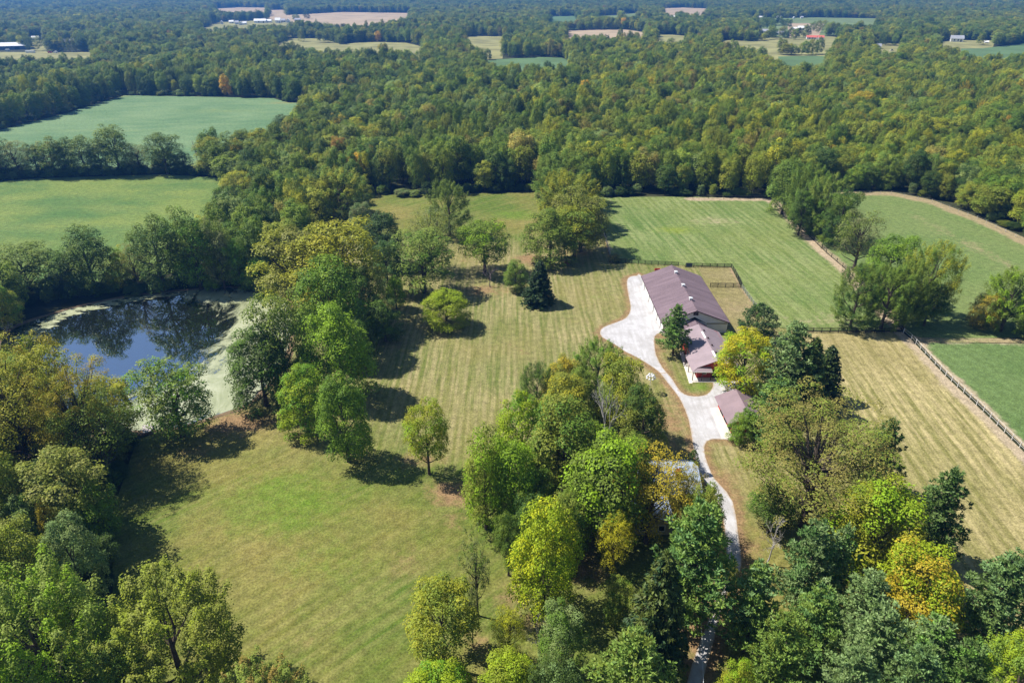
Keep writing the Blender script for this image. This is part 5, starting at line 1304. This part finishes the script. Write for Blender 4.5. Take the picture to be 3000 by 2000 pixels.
trg = tag(empty('water_trough', tuple(G(1926, 792))), 'small red box behind the far left corner of the barn', 'trough')
tm = MB(); tm.box(-.9, .9, -.4, .4, 0, .12).box(-.9, .9, -.4, -.33, .121, .6).box(-.9, .9, .33, .4, .121, .6).box(-.9, -.83, -.329, .329, .121, .6).box(.83, .9, -.329, .329, .121, .6); tm.build('tub', M['red_metal'], trg)

# ------------------------------------------------------------------ small things
p = G(1902, 1150); gr = tag(empty('gourd_rack', tuple(p)), 'white gourd birdhouse rack on a tall pole beside the driveway', 'birdhouse')
MB().tube([(0, 0, 0), (0, 0, 5.0)], .05, 6).build('pole', M['vent_metal'], gr)
gm = MB(); nn, kk = 10, 7
prof = [(-.26, .02), (-.22, .16), (-.08, .25), (.06, .22), (.16, .11), (.26, .07), (.33, .02)]
gm.add([(r * math.cos(6.2832 * a / nn), r * math.sin(6.2832 * a / nn), z) for z, r in prof for a in range(nn)], [(i * nn + a, i * nn + (a + 1) % nn, (i + 1) * nn + (a + 1) % nn, (i + 1) * nn + a) for i in range(kk - 1) for a in range(nn)])
gmesh = gm.mesh('gourd'); gmesh.materials.append(M['gourd'])
for lv_, (z, r, n_) in enumerate([(4.75, .62, 6), (4.15, .95, 8)]):
    for a in range(n_):
        an = 6.2832 * a / n_ + lv_ * .3; x, y = r * math.cos(an), r * math.sin(an)
        MB().tube([(0, 0, z + .34), (x, y, z + .34)], .02, 4).build('arm', M['vent_metal'], gr)
        o = link('gourd', gmesh, None, gr); o.location = (x, y, z)
p = G(434, 1266); dk = tag(empty('dock', (p[0], p[1], 0), R(28)), 'small weathered wooden dock at the near bank of the pond', 'dock')
pk = MB().box(-.95, .95, -.13, .13, .36, .41).mesh('plank'); pk.materials.append(M['plank'])
for i in range(11): o = link('plank', pk, None, dk); o.location = (0, -.4 + i * .285, 0)
for x in (-.8, .8):
    for y in (-.2, 1.2, 2.4): MB().tube([(x, y, -.4), (x, y, .35)], .08, 6).build('post', M['plank'], dk)
    MB().box(x - .05, x + .05, -.5, 2.6, .24, .355).build('joist', M['plank'], dk)
up = tag(empty('utility_pole', tuple(G(2046, 2330))), 'wooden utility pole beside the driveway below the picture', 'pole')
MB().tube([(0, 0, -.5), (0, 0, 7.6)], [.16, .11], 8).build('pole', M['bark'], up); MB().box(-.7, .7, -.06, .06, 7.0, 7.14).build('crossarm', M['bark'], up)
a = np.array([*G(2046, 2330)[:2], 7.1]); b = np.array([33.9, 97.2, 4.0])
cb = MB(); cb.tube([a + (b - a) * t - np.array([0, 0, 1.1 * 4 * t * (1 - t)]) for t in np.linspace(0, 1, 14)], .035, 5)
tag(cb.build('service_cable', M['vent_metal']), 'thin pale cable hanging over the shaded driveway', 'cable')

# ------------------------------------------------------------------ haze
hz = MB().box(-7100, 7100, -1000, 9100, -1.1, 96).build('haze', None); tag(hz, kind='stuff')
k = NT('haze'); k.n.remove(k.p); pv = k.n.new('ShaderNodeVolumePrincipled'); k.link(pv.outputs[0], k.out.inputs['Volume'])
pv.inputs['Color'].default_value = (.10, .36, 1.0, 1); pv.inputs['Density'].default_value = .00018; pv.inputs['Anisotropy'].default_value = .3
hz.data.materials.append(k.m)
